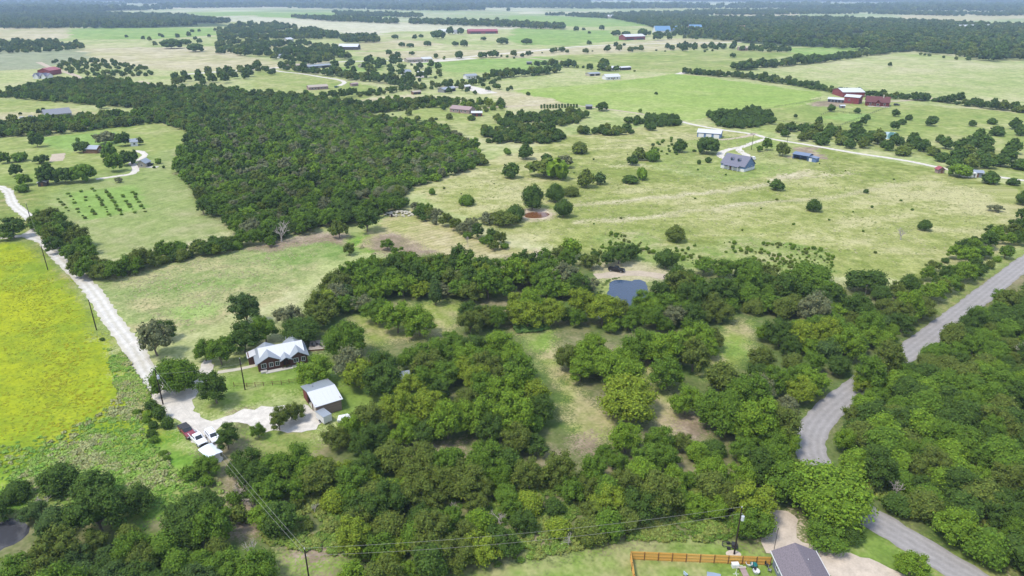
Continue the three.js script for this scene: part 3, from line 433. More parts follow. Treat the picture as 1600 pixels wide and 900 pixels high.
tree(906, 596, 52, 'oak', 'bright tree beside the mown glade strip', 'bright'); tree(968, 600, 80, 'oak', 'fresh green tree above the wide leaning tree in the glade', 'bright'); tree(985, 652, 112, 'oak', 'very wide light green tree with visible limbs in the glade', 'yellowish', .8); tree(1070, 648, 58, 'oak', 'compact bright tree beside the brown clearing', 'bright'); tree(1040, 610, 64, 'oak', null, 'green'); tree(1082, 580, 66, 'pale', null, 'olive'); tree(1128, 608, 54, 'juniper', null, 'olive'); tree(1188, 578, 52, 'oak', 'rounded tree on the right side of the green glade', 'olive'); tree(1194, 532, 36, 'oak', null, 'bright');
tree(1245, 630, 56, 'oak', 'light green tree beside the paved road at the bend', 'yellowish'); tree(1347, 612, 44, 'oak', 'yellow green tree leaning over the paved road', 'yellowish'); tree(1270, 512, 62, 'pale', 'pale half bare tree right of the glade', 'grey');
tree(1356, 611, 58, 'oak', null, 'green', 1.2); tree(1386, 590, 58, 'oak', null, 'olive', 1.2);  tree(1003, 492, 46, 'oak', null, 'green'); tree(968, 498, 44, 'oak', null, 'olive'); tree(1030, 478, 40, 'oak', null, 'deep'); tree(376, 815, 34, 'bush', null, 'olive', 1.2); tree(396, 800, 30, 'dead', null); tree(366, 785, 30, 'bush', null, 'green', 1.2); tree(1350, 640, 44, 'oak', null, 'bright'); tree(1330, 660, 40, 'pale', null, 'olive'); tree(1293, 800, 150, 'oak', 'wide tree spreading over the paved road above the cream drive', 'bright', .78); tree(1225, 775, 90, 'oak', 'dense tree left of the tree over the road', 'green');
tree(1290, 850, 82, 'oak', 'leafy rounded tree right of the cream gravel drive', 'green', .62); tree(1328, 846, 50, 'oak', 'dark low tree between cream drive and paved road', 'deep', .7); tree(1420, 897, 60, 'oak', 'lone light green bushy tree on the verge lawn by the paved road', 'bright', .8); tree(1172, 838, 72, 'oak', null, 'green', .9);
tree(1400, 775, 46, 'dead', 'bare fallen grey tree in the wood right of the paved road'); tree(492, 803, 32, 'dead', 'bare grey tree in the bottom wood near the clearing'); tree(888, 855, 30, 'dead', 'grey leafless bush at the back edge of the yard lawn'); tree(706, 798, 32, 'dead', null); tree(395, 880, 46, 'dead', 'grey bare thicket at the bottom left of the clearing'); tree(780, 818, 36, 'dead', null); tree(372, 780, 40, 'dead', null); tree(70, 800, 38, 'dead', 'grey bare tree beside the murky pond'); tree(1545, 850, 36, 'dead', 'pale bare branches beside the road at the bottom right'); tree(1265, 475, 30, 'dead', null); tree(1352, 460, 36, 'dead', 'bare brown tree at the top edge of the right hand grove'); tree(1500, 690, 30, 'dead', null); tree(1590, 560, 40, 'dead', 'pale silvery dead tree at the right edge'); tree(1495, 560, 30, 'dead', null); tree(1330, 720, 30, 'dead', null);
tree(96, 768, 56, 'juniper', 'dark juniper at the edge of the weedy ground above the murky pond', 'deep'); tree(150, 780, 64, 'juniper', null, 'deep'); tree(30, 780, 44, 'juniper', null, 'deep'); tree(58, 812, 50, 'oak', 'tree overhanging the murky pond', 'bluish'); tree(92, 830, 56, 'juniper', null, 'bluish'); tree(5, 812, 50, 'oak', 'tree on the far bank of the murky pond at the left edge', 'deep'); tree(160, 830, 96, 'oak', null, 'deep'); tree(305, 830, 110, 'oak', 'big dark tree standing alone above the bottom left thicket', 'deep', .85); tree(215, 800, 70, 'oak', null, 'deep'); tree(300, 745, 40, 'bush', 'shrub beside the yellow field corner below the cars', 'green'); tree(250, 655, 26, 'bush', 'dark shrub on the bank left of the gravel yard', 'deep'); tree(262, 668, 24, 'bush', null, 'deep'); tree(238, 640, 22, 'bush', null, 'deep'); tree(160, 532, 9, 'bush', 'tiny dark shrub at the foot of the drive verge', 'deep'); tree(731, 386, 12, 'dead', 'slender bare tree standing alone in the stubble field', undefined, 2.2); tree(327, 740, 46, 'oak', null, 'green', .8);
// open meadow on the right
for (const [x, y, w, k, l, t, h] of [
  [880, 339, 30, 'juniper', 'round dark juniper right of the rust brown stock pond', 'deep'], [832, 327, 38, 'juniper', 'wide low juniper behind the rust brown stock pond', 'deep'], [868, 315, 32, 'juniper', 'juniper up the row from the stock pond', 'deep'], [892, 306, 26, 'juniper', 'small juniper in the meadow row above the stock pond', 'olive'], [916, 293, 28, 'juniper', 'olive juniper near the head of the meadow row', 'olive'], [937, 288, 20, 'juniper', 'dark little juniper at the head of the meadow row', 'bluish'], [729, 320, 27, 'juniper', 'lone rounded juniper in the meadow left of the brown pond', 'green'], [798, 278, 27, 'juniper', 'juniper at the top left of the meadow', 'deep'], [854, 251, 19, 'juniper', 'small juniper below the far thicket', 'deep'], [822, 249, 24, 'juniper', null, 'deep'],
  [985, 286, 26, 'juniper', 'dark half of the twin bushes in mid meadow', 'deep', .7], [1003, 281, 20, 'bush', 'bright half of the twin bushes in mid meadow', 'bright', 1.6], [1212, 297, 23, 'juniper', 'lone juniper below the blue open shed', 'deep'], [1271, 330, 25, 'juniper', 'lone juniper in the middle of the right meadow', 'deep'], [1444, 360, 22, 'juniper', 'small juniper right of the grey thicket in the meadow', 'deep'], [1407, 375, 26, 'dead', 'grey half dead thicket in the right meadow'], [1555, 330, 26, 'pale', 'greyish spreading bush in the meadow near the right edge', 'grey', .6], [1597, 320, 24, 'juniper', 'juniper cut by the right edge of the meadow', 'deep'], [1546, 287, 26, 'juniper', 'juniper in front of the white caravan', 'deep'], [1498, 276, 40, 'oak', 'bright tree behind the white caravan', 'bright', .8], [1582, 289, 20, 'juniper', 'small juniper right of the caravan', 'deep', .7], [1054, 377, 33, 'juniper', 'largest round juniper in the near meadow', 'olive'], [1353, 302, 9, 'bush', 'tiny tree alone in the right meadow', 'deep', 1.5],
  [1104, 240, 42, 'oak', 'big dark oak left of the blue grey house', 'deep', 1], [1062, 238, 22, 'juniper', 'dark juniper left of the big oak by the blue house', 'deep'], [1092, 257, 7, 'bush', null, 'deep', 1.4], [1106, 254, 12, 'bush', null, 'deep', 1.4], [1198, 235, 18, 'oak', 'small tree by the drive right of the blue grey house', 'green'], [1222, 244, 24, 'oak', 'grey green tree beside the blue open shed', 'olive'], [1186, 237, 12, 'oak', null, 'green'], [850, 275, 52, 'pale', 'wide pale thicket in the upper meadow', 'olive', .75], [882, 262, 30, 'pale', null, 'grey', .8], [870, 280, 40, 'bush', null, 'bright', 1.1], [905, 240, 24, 'juniper', null, 'olive'], [998, 250, 22, 'juniper', null, 'olive'], [1018, 252, 26, 'bush', null, 'green', 1.2], [988, 258, 18, 'juniper', null, 'deep'],
  [966, 412, 44, 'oak', 'tree pair behind the pond track', 'deep', .85], [985, 405, 36, 'oak', null, 'deep'], [1040, 418, 38, 'juniper', 'rounded juniper behind the sandy pond track', 'deep'], [930, 402, 16, 'juniper', 'small tree at the near edge of the meadow', 'deep'], [892, 402, 34, 'bush', null, 'bright', 1.2], [1350, 452, 70, 'oak', 'wide dark tree at the near edge of the right meadow', 'deep', .7], [1419, 456, 34, 'juniper', 'pointed dark juniper at the near edge of the right meadow', 'deep', 1.1], [1100, 425, 50, 'pale', null, 'green', .7], [1168, 428, 56, 'oak', null, 'green', .7], [1200, 432, 40, 'pale', null, 'olive', .8], [1265, 440, 70, 'oak', null, 'green', .65], [790, 352, 48, 'oak', 'wide thicket at the corner of the meadow below the wood', 'olive', .7], [765, 350, 36, 'pale', null, 'grey', .8], [805, 345, 34, 'juniper', null, 'deep'],
  // left pastures
  [132, 284, 44, 'oak', 'right of the three large oaks beside the small shed', 'green'], [103, 286, 36, 'oak', 'middle of the three large oaks beside the small shed', 'deep', 1.1], [76, 288, 34, 'oak', 'left of the three large oaks beside the small shed', 'deep'], [59, 230, 24, 'oak', 'lone tall round oak in the upper left pasture', 'deep', 1.15], [65, 255, 24, 'oak', null, 'deep', .7], [32, 252, 26, 'bush', null, 'green', .9], [8, 255, 22, 'oak', null, 'green'], [26, 275, 22, 'oak', null, 'deep'], [40, 290, 26, 'oak', null, 'bright', .9], [36, 300, 22, 'bush', null, 'green', 1.1], [22, 372, 44, 'oak', 'spreading tree at the bend of the white drive', 'deep', .9], [10, 376, 30, 'oak', null, 'bright', .7], [186, 285, 14, 'pale', null, 'grey', .7], [213, 252, 8, 'cone', 'slim dark tree beside the bending white track', 'deep', 1.4], [180, 268, 30, 'oak', null, 'green'], [200, 258, 30, 'oak', null, 'deep'], [172, 252, 26, 'oak', 'tree beside the metal roofed cabin in the left pasture', 'green'], [130, 238, 30, 'oak', 'dark tree left of the metal roofed cabin', 'deep'], [165, 225, 36, 'pale', null, 'grey', .8], [192, 228, 26, 'oak', null, 'deep'], [219, 226, 14, 'oak', null, 'olive'], [248, 256, 11, 'bush', null, 'bright', 1.3], [241, 263, 5, 'bush', null, 'deep', 1.2], [256, 263, 5, 'bush', null, 'deep', 1.2],
  [159, 170, 15, 'juniper', 'lone round dark tree in the gap above the left wood', 'deep'], [69, 175, 8, 'oak', null, 'deep'], [61, 179, 8, 'oak', null, 'deep'], [32, 180, 6, 'oak', null, 'deep'],
  // upper plain
  [1380, 163, 13, 'oak', 'lone tree right of the red roofed house', 'deep'], [1399, 182, 14, 'oak', 'lone oak on the pasture below the red roofed house', 'deep'], [1349, 196, 14, 'oak', null, 'deep'], [1397, 204, 16, 'oak', null, 'deep'], [1279, 194, 12, 'juniper', null, 'deep'], [1297, 200, 10, 'juniper', null, 'olive'], [1243, 185, 8, 'oak', null, 'deep'], [1557, 212, 22, 'juniper', null, 'deep'], [1585, 202, 18, 'juniper', null, 'deep'], [1595, 212, 20, 'juniper', null, 'deep'],
  [944, 108, 20, 'oak', 'tall tree behind the white farm buildings', 'deep', 1.3], [867, 104, 14, 'oak', 'tall tree left of the white farm buildings', 'deep', 1.2], [1390, 104, 8, 'oak', null, 'deep'], [1145, 90, 11, 'oak', 'lone tree in the wide green pasture on the plain', 'deep'], [1246, 101, 24, 'oak', 'rounded tree at the end of the far hedgerow', 'deep'], [940, 173, 24, 'oak', 'tall dark tree at the corner of the bright crop field', 'deep'], [1000, 176, 8, 'oak', null, 'bright'], [1025, 148, 7, 'oak', null, 'deep'], [825, 149, 7, 'juniper', null, 'deep'], [1010, 195, 6, 'oak', null, 'green'],
  [617, 61, 12, 'oak', 'left lone oak on the pale far field', 'deep', .8], [648, 62, 8, 'oak', null, 'deep'], [658, 59, 9, 'oak', null, 'deep'], [684, 61, 24, 'oak', 'cluster oak before the far white homestead', 'deep', .8], [668, 72, 14, 'oak', null, 'deep'], [628, 73, 12, 'oak', null, 'deep', .8], [641, 74, 14, 'oak', null, 'deep', .7], [712, 72, 12, 'oak', null, 'deep'], [725, 73, 14, 'oak', null, 'deep'], [755, 63, 11, 'oak', null, 'deep', .7], [785, 69, 22, 'oak', null, 'deep', .7], [823, 69, 20, 'oak', null, 'deep', .6], [703, 54, 14, 'oak', null, 'deep'], [720, 54, 12, 'oak', null, 'deep'], [921, 70, 10, 'oak', 'lone oak beside the far pale highway', 'deep'], [900, 49, 10, 'oak', null, 'deep'], [912, 48, 6, 'oak', null, 'deep'], [940, 47, 10, 'oak', null, 'deep'], [921, 53, 6, 'oak', null, 'deep'], [962, 56, 18, 'oak', null, 'deep', .7], [978, 56, 16, 'oak', null, 'deep', .7], [1004, 57, 18, 'oak', null, 'deep'], [1028, 63, 18, 'oak', null, 'deep'], [1046, 62, 10, 'oak', null, 'deep'], [877, 81, 14, 'oak', 'round tree just below the far highway', 'deep', .8], [962, 73, 8, 'oak', null, 'deep'], [975, 72, 6, 'oak', null, 'deep'], [993, 78, 12, 'oak', null, 'deep', .6], [608, 86, 12, 'oak', null, 'deep'], [643, 86, 12, 'oak', null, 'deep', .7], [618, 95, 9, 'oak', null, 'deep'], [717, 92, 16, 'oak', 'tall tree cluster by the far highway', 'deep', 1.2], [755, 90, 16, 'oak', null, 'deep', .8], [770, 90, 20, 'oak', null, 'deep', .8], [816, 90, 8, 'oak', null, 'deep'], [802, 86, 6, 'oak', null, 'deep'], [306, 81, 28, 'oak', 'big dark oak on the edge of the far tan field', 'deep', .7], [268, 76, 34, 'oak', null, 'deep', .6], [290, 70, 22, 'oak', null, 'deep', .6], [122, 222, 8, 'bush', null, 'green'],
]) tree(x, y, w, k, l, t, h);
// --- woods, groves and hedgerows
const B1 = { oak: 5, pale: 1.4, juniper: .7 };
wood('the grove above the glade', [[500, 500], [520, 450], [570, 425], [640, 422], [760, 425], [860, 432], [935, 445], [938, 466], [880, 470], [800, 466], [735, 478], [700, 466], [640, 470], [600, 468], [560, 490]], 4.0, B1, { oak: [7.5, 10.5], pale: [8, 11], juniper: [5, 7] });
wood('the grove left of the pond', [[725, 500], [800, 496], [900, 498], [960, 494], [1010, 490], [1120, 486], [1140, 505], [1080, 520], [1000, 522], [930, 516], [860, 512], [800, 516], [735, 522]], 3.9, { oak: 5, pale: 1, cone: .4 }, SZ);
wood('the central grove', [[565, 608], [600, 590], [680, 570], [720, 545], [785, 560], [828, 600], [845, 650], [856, 690], [838, 712], [750, 700], [700, 690], [630, 698], [560, 715], [520, 712], [530, 695], [580, 668], [640, 660], [630, 628], [590, 622]], 4.0, { oak: 6, pale: .6, juniper: 1 }, SZ, { tint: ['green', 'green', 'bright', 'deep', 'bright', 'olive', 'yellowish'] });
wood('the grove along the green glade', [[870, 572], [960, 560], [1070, 546], [1120, 540], [1130, 552], [1080, 578], [1010, 585], [960, 588], [890, 588]], 3.7, { oak: 6, pale: .5 }, SZ, { tint: ['bright', 'green', 'bright', 'olive'] });
wood('the grove by the pond', [[1010, 470], [1060, 452], [1130, 455], [1240, 462], [1300, 470], [1310, 490], [1230, 500], [1150, 488], [1030, 492]], 3.9, { oak: 4, juniper: 2, pale: 1 }, SZ, { tint: ['deep', 'green', 'olive', 'green'] });
wood('the grove inside the road bend', [[1210, 530], [1260, 515], [1330, 500], [1400, 490], [1462, 488], [1420, 535], [1330, 600], [1270, 652], [1245, 690], [1180, 700], [1110, 690], [1110, 640], [1140, 610], [1200, 590], [1230, 570]], 3.8, { oak: 5, juniper: 1.5, pale: 1, bush: .6 }, SZ);
wood('the thicket left of the road', [[930, 720], [1000, 690], [1050, 700], [1110, 700], [1230, 705], [1262, 740], [1240, 780], [1160, 770], [1000, 770], [920, 760]], 3.6, { oak: 5, juniper: 2, pale: 1 }, SM, { tint: ['green', 'green', 'deep', 'olive', 'bright'] });
wood('the bottom thicket', [[400, 745], [470, 735], [560, 728], [640, 735], [720, 735], [860, 745], [930, 770], [1180, 775], [1190, 800], [1180, 830], [1090, 838], [980, 838], [880, 850], [800, 868], [740, 890], [690, 900], [640, 940], [560, 940], [540, 880], [560, 850], [520, 836], [460, 840], [412, 830], [400, 790]], 3.2, { oak: 5, pale: 1.6, juniper: 2.4, bush: 1, dead: .6 }, SM, { tint: ['green', 'olive', 'deep', 'bright', 'green', 'olive', 'yellowish'] });
wood('the roadside wood', [[1310, 700], [1350, 640], [1440, 575], [1520, 510], [1580, 465], [1640, 430], [1760, 430], [1760, 1000], [1700, 1000], [1585, 915], [1490, 858], [1410, 812], [1340, 772]], 3.2, { juniper: 5, oak: 3, pale: .8, dead: .45 }, { ...SM, juniper: [5.5, 8] }, { tint: ['deep', 'green', 'olive', 'green', 'deep', 'bright'] });
wood('the bottom left thicket', [[-140, 910], [-60, 905], [20, 880], [60, 850], [130, 840], [180, 850], [260, 845], [340, 845], [385, 870], [420, 900], [440, 990], [-200, 990]], 3.2, { juniper: 4, oak: 4, pale: 1, dead: .45 }, SM, { tint: ['deep', 'green', 'olive', 'green', 'bluish'] });
wood('the scrub beside the clearing', [[318, 760], [345, 735], [360, 770], [372, 820], [340, 850], [320, 820]], 4, { bush: 3, juniper: 1 }, SM);
hedge('the gravel yard bank', [[232, 640], [262, 685], [286, 720]], 5, 2.2, { bush: 4 }, { bush: [1.5, 2.8] }, { tint: ['deep', 'green', 'bright'] });
hedge('the hedge along the white drive', [[68, 345], [82, 362], [105, 388], [128, 412], [150, 432]], 9, 3, { oak: 2, pale: 1, bush: 1 }, SM, { tint: ['green', 'deep', 'olive'] });
hedge('the hay meadow hedgerow', [[146, 436], [190, 428], [238, 414], [262, 407]], 8, 2.5, { oak: 2, juniper: 1, bush: 1 }, SM, { tint: ['deep', 'green', 'olive'] }); hedge('the hay meadow hedgerow', [[264, 408], [300, 399]], 5, 2.4, { juniper: 1, bush: 1 }, SM); hedge('the hay meadow hedgerow', [[308, 401], [345, 392], [374, 385]], 7, 2.6, { oak: 1, juniper: 2 }, SM);
wood('the edge of the big wood', [[375, 385], [430, 386], [480, 366], [530, 356], [570, 350], [600, 336], [640, 326], [620, 318], [520, 335], [400, 372]], 3.3, { oak: 5, pale: 1 }, SM, { tint: ['deep', 'green'] });
hedge('the stubble field hedgerow', [[636, 326], [665, 338], [700, 352], [735, 366], [765, 378], [785, 392]], 8, 3.6, { oak: 1.5, bush: 2, pale: 1 }, { oak: [5, 7], bush: [2.5, 4.5], pale: [5, 6.5] }, { tint: ['green', 'olive', 'deep', 'grey'] });
wood('the leafy half of the big wood', [[275, 268], [300, 215], [330, 192], [420, 192], [520, 262], [560, 300], [548, 335], [470, 362], [390, 380], [345, 345], [318, 335], [305, 300]], 3.6, { oak: 5, pale: 1.4, juniper: 1, dead: .1 }, SM, { tint: ['green', 'deep', 'green', 'bright', 'olive', 'grey', 'deep'] });
wood('the juniper half of the big wood', [[400, 186], [480, 170], [600, 190], [690, 200], [740, 232], [757, 258], [700, 276], [642, 294], [622, 314], [560, 312], [520, 272], [430, 217]], 3.1, { juniper: 6, oak: 1, pale: .5, dead: .08 }, { ...SM, juniper: [3.6, 6.8] }, { tint: ['deep', 'green', 'deep', 'olive', 'green', 'bright', 'grey'] });
wood('the wood in the upper left', [[-160, 155], [0, 150], [70, 130], [150, 126], [210, 132], [260, 146], [300, 165], [400, 190], [330, 212], [300, 200], [260, 180], [210, 170], [110, 162], [0, 152]], 4.0, { juniper: 3, oak: 3 }, SM, { tint: ['deep', 'green', 'deep', 'olive'] });
wood('the belt in the upper left', [[-160, 204], [40, 194], [100, 190], [190, 182], [250, 176], [310, 188], [310, 212], [250, 192], [160, 202], [60, 214], [-160, 218]], 3.7, { oak: 3, juniper: 2, dead: .1 }, SM, { tint: ['deep', 'green', 'olive'] });
wood('the wood in the upper left', [[240, 140], [330, 140], [400, 150], [460, 150], [560, 165], [640, 158], [720, 165], [640, 172], [560, 180], [480, 175], [400, 190], [330, 165]], 4.3, { oak: 3, juniper: 3, pale: .8 }, SM, { tint: ['deep', 'green', 'deep', 'olive'] });
wood('the far thicket', [[640, 160], [700, 157], [770, 162], [800, 172], [760, 176], [690, 172]], 6, { juniper: 3, oak: 2 }, SM);
wood('the scattered junipers', [[640, 168], [700, 175], [800, 185], [800, 200], [700, 196], [600, 184], [570, 175]], 12, { juniper: 3, bush: 1 }, SM, { open: .5, tint: ['deep', 'olive'] });
wood('the crop field thicket', [[745, 222], [770, 190], [840, 182], [900, 180], [930, 186], [960, 190], [1010, 192], [1020, 206], [960, 212], [900, 210], [860, 224], [800, 226]], 3.6, { juniper: 5, oak: 1.5, pale: .6 }, SM, { tint: ['deep', 'olive', 'deep'], open: .22 });
wood('the crop field thicket', [[1010, 186], [1060, 186], [1062, 196], [1012, 200]], 3.6, { juniper: 3 }, SM, { tint: ['deep'] });
wood('the crop field corner', [[1106, 184], [1140, 178], [1200, 176], [1206, 196], [1150, 202], [1112, 196]], 4.0, { juniper: 5, oak: 1 }, SM, { tint: ['deep'], open: .3 });
wood('the lane side', [[1206, 206], [1260, 200], [1330, 206], [1400, 218], [1440, 230], [1450, 250], [1400, 244], [1300, 232], [1230, 218]], 8, { juniper: 6 }, { juniper: [6, 9] }, { tint: ['deep', 'deep', 'olive'], open: .3 });
wood('the right hand pasture', [[1430, 234], [1480, 230], [1560, 236], [1680, 250], [1680, 285], [1560, 268], [1480, 262]], 9, { juniper: 6 }, { juniper: [7, 10] }, { tint: ['deep', 'deep', 'olive'], open: .25 });
wood('the right hand pasture', [[1270, 170], [1640, 200], [1640, 236], [1430, 230], [1330, 206]], 17, { juniper: 5, oak: 1 }, { juniper: [5, 8], oak: [6, 8] }, { tint: ['deep'], open: .45 });
wood('the near meadow scrub', [[900, 380], [960, 366], [1060, 380], [1200, 378], [1300, 392], [1310, 425], [1200, 420], [1060, 412], [940, 398]], 2.4, { bush: 5 }, { bush: [.5, 2.1] }, { open: .64, clump: 7, tint: ['green', 'olive', 'bright'] });
wood('the upper meadow scrub', [[1020, 225], [1060, 215], [1090, 230], [1080, 250], [1020, 250]], 6, { bush: 5 }, { bush: [1.5, 3] }, { open: .5, tint: ['green', 'deep'] });
wood('the wide meadow', [[660, 300], [880, 225], [1000, 210], [1560, 300], [1560, 380], [1300, 420], [1000, 360], [800, 350]], 22, { bush: 5 }, { bush: [.6, 1.8] }, { open: .62, tint: ['green', 'deep', 'olive'] });
hedge('the roadside hedge', [[1425, 462], [1475, 438], [1525, 405], [1570, 378], [1610, 352], [1680, 300]], 13, 4, { oak: 3, bush: 2, pale: 1 }, { oak: [5, 8], bush: [2.5, 4], pale: [5, 7] }, { tint: ['green', 'bright', 'olive', 'deep'] });
hedge('the near meadow treeline', [[840, 412], [900, 412], [940, 414], [1060, 432], [1160, 440], [1250, 448], [1300, 456], [1440, 476]], 9, 4.6, { oak: 3, juniper: 1, bush: 1.5, pale: 1 }, SM, { open: .36, tint: ['green', 'deep', 'olive'] });
hedge('the treeline above the road', [[1080, 460], [1160, 466], [1260, 470], [1330, 472]], 16, 5, { oak: 4, juniper: 2 }, SM, { tint: ['deep', 'green', 'olive'] });
// distance
const SF = { oak: [8, 12], juniper: [5, 8], pale: [7, 10], bush: [3, 5] }, FT = { tint: ['deep', 'deep', 'olive', 'bluish'] };
hedge('the long hedgerow on the plain', [[1068, 114], [1110, 118], [1180, 124], [1260, 136], [1320, 148], [1400, 154], [1445, 158]], 14, 4.2, { oak: 3, juniper: 1 }, SM, FT); hedge('the long hedgerow on the plain', [[1465, 158], [1520, 166], [1640, 180]], 14, 4.2, { oak: 3, juniper: 1 }, SM, FT);
hedge('the hedgerow before the far wood', [[1150, 110], [1190, 106], [1260, 99], [1330, 90], [1390, 82], [1430, 80]], 20, 6.5, { oak: 3 }, SF, { ...FT, open: .1 }); hedge('the hedgerow before the far wood', [[1430, 86], [1470, 91], [1510, 96]], 10, 8, { oak: 3 }, SM, { ...FT, open: .3 });
hedge('the hedgerow on the plain', [[760, 124], [830, 118], [870, 113]], 14, 7, { oak: 3, juniper: 1 }, SF, FT); hedge('the hedgerow on the plain', [[830, 102], [900, 106], [960, 112], [1010, 112]], 12, 7, { oak: 3, bush: 1 }, SF, { ...FT, open: .25 });
hedge('the belt before the long low house', [[500, 118], [560, 124], [620, 130], [640, 136]], 26, 7, { oak: 4, juniper: 1 }, SF, FT); hedge('the belt behind the dry paddock', [[480, 156], [560, 150], [640, 140], [700, 136], [740, 132]], 22, 6.5, { oak: 4, juniper: 2 }, SM, FT);
wood('the trees round the far homesteads', [[500, 100], [600, 96], [690, 104], [690, 122], [640, 135], [560, 122], [520, 116]], 16, { oak: 3, bush: 1 }, SF, { ...FT, open: .5 }); wood('the trees round the far homesteads', [[630, 116], [690, 112], [690, 122], [640, 124]], 9, { oak: 3 }, SM, { ...FT, open: .4 }); wood('the trees round the far homesteads', [[745, 124], [770, 120], [782, 128], [750, 132]], 9, { oak: 3 }, SM, FT); wood('the trees round the far homesteads', [[690, 130], [760, 126], [800, 140], [800, 150], [700, 146]], 11, { oak: 3, juniper: 1 }, SM, { ...FT, open: .4 });
wood('the young plantation beside the red barn', [[80, 97], [150, 94], [230, 108], [240, 118], [200, 122], [130, 120], [100, 112]], 9, { juniper: 2, oak: 2 }, { juniper: [4, 6], oak: [5, 7] }, { ...FT, open: .15 });
wood('the woodland before the pale plain', [[340, 52], [375, 40], [430, 40], [500, 50], [535, 60], [500, 62], [420, 62], [345, 66]], 12, { oak: 4 }, { oak: [10, 16] }, { ...FT, tries: 4, open: .3, clump: 50 }); wood('the woodland before the pale plain', [[340, 70], [400, 68], [480, 70], [530, 80], [545, 92], [490, 102], [420, 92], [340, 84]], 11, { oak: 4 }, { oak: [9, 14] }, { ...FT, open: .32, tries: 4, clump: 45 }); wood('the woodland before the pale plain', [[533, 61], [570, 58], [592, 62], [590, 67], [540, 68]], 10, { oak: 4 }, { oak: [10, 14] }, FT);
wood('the trees by the white drive', [[400, 112], [420, 106], [440, 110], [420, 116]], 9, { oak: 3 }, SM, FT); hedge('the trees by the white drive', [[440, 110], [480, 114], [520, 120]], 10, 7, { oak: 3 }, SM, FT); wood('the trees by the highway', [[360, 112], [400, 104], [470, 104], [480, 112], [400, 120], [330, 136], [260, 134], [280, 122]], 12, { oak: 3 }, SF, { ...FT, open: .35 });
hedge('the trees along the far highway', [[560, 92], [700, 92], [800, 90], [850, 84], [1000, 80], [1120, 80]], 40, 16, { oak: 2, bush: 2 }, SF, { ...FT, open: .6 });
wood('the trees round the far stables', [[1010, 56], [1080, 48], [1150, 50], [1200, 56], [1200, 66], [1100, 64]], 18, { oak: 3 }, SF, { ...FT, open: .4 }); hedge('the hedge beside the far green field', [[1050, 78], [1120, 76], [1160, 78], [1230, 82]], 50, 14, { oak: 3 }, { oak: [10, 14] }, FT);
wood('the left far scrub', [[-100, 66], [60, 66], [130, 72], [130, 78], [60, 82], [-100, 86]], 11, { juniper: 2, oak: 2 }, SF, FT); wood('the scattered oaks', [[180, 58], [260, 56], [340, 46], [340, 72], [250, 74]], 40, { oak: 2 }, SF, { ...FT, open: .6 });
const FAR = { far: true, tries: 2.2, tint: ['deep', 'deep', 'olive', 'bluish'], clump: 120 }, FS = { oak: [13, 19] };
wood('the far wood', [[1195, 70], [1080, 58], [1010, 40], [960, 30], [850, 24], [1000, 24], [1120, 30], [1250, 30], [1400, 34], [1500, 40], [1720, 48], [1720, 98], [1560, 98], [1450, 84], [1300, 76]], 14, { oak: 4 }, FS, { ...FAR, open: .1, tries: 3 });
wood('the far wood', [[-160, 46], [-160, 26], [130, 22], [280, 26], [360, 36], [350, 41], [290, 43], [150, 45]], 15, { oak: 4 }, FS, { ...FAR, open: .06, tries: 3 });
wood('the far wood', [[640, 34], [800, 38], [880, 43], [880, 47], [760, 42], [640, 38]], 14, { oak: 4 }, FS, FAR); wood('the far wood', [[450, 28], [520, 30], [620, 35], [620, 38], [520, 34]], 14, { oak: 4 }, FS, FAR); wood('the far wood', [[520, 20], [660, 24], [660, 28], [530, 26]], 18, { oak: 4 }, FS, FAR);
wood('the far wood', [[-300, 23], [-300, 9], [300, 8], [700, 10], [1000, 9], [1900, 8], [1900, 21], [1400, 20], [1200, 14], [1000, 14], [800, 18], [640, 17], [400, 12], [180, 18], [130, 22]], 30, { oak: 4 }, { oak: [26, 36] }, { ...FAR, open: .42, clump: 420, tries: 2.4 });
wood('the far wood', [[-500, 8], [-500, 2], [2100, 2], [2100, 8]], 70, { oak: 4 }, { oak: [55, 80] }, { ...FAR, open: .45, clump: 1400, tries: 2 });
wood('the far wood', [[810, 22], [900, 24], [1100, 18], [1300, 16], [1500, 22], [1720, 18], [1720, 24], [1500, 26], [1350, 22], [1200, 24], [1000, 24]], 18, { oak: 4 }, FS, { ...FAR, open: .25 });
wood('the big wood edge', [[640, 320], [770, 255], [800, 240], [800, 225], [760, 262], [700, 290], [636, 330]], 7, { juniper: 3, bush: 1 }, { juniper: [2.5, 5], bush: [1.5, 3] }, { open: .4, tint: ['deep', 'green', 'olive'] });
// orchard rows of young trees
for (const [a, b, n] of [[[108, 303], [131, 342], 9], [[126, 300], [151, 341], 10], [[145, 296], [173, 338], 14], [[163, 295], [190, 336], 14], [[191, 306], [210, 333], 10], [[208, 301], [228, 331], 9], [[90, 312], [106, 330], 5]]) for (let i = 0; i < n; i++) { const t = i / (n - 1) + (rT() - .5) * .03; const [x, z] = P(a[0] + (b[0] - a[0]) * t, a[1] + (b[1] - a[1]) * t); if (rT() < .84) plant(x + (rT() - .5) * .9, z + (rT() - .5) * .9, 'bush', 1 + rT() * 1.3, { zone: 'the orchard rows', hk: .75, tint: ['bright', 'green', 'olive'][i % 3] }); }
for (let r = 0; r < 3; r++) for (let i = 0; i < 13; i++) { const [x, z] = P(846 + i * 4.6, 165.5 + r * 2 - i * .1); plant(x, z, 'bush', 2.2, { zone: 'the small planted rows by the lane', hk: 1, tint: 'deep' }); }

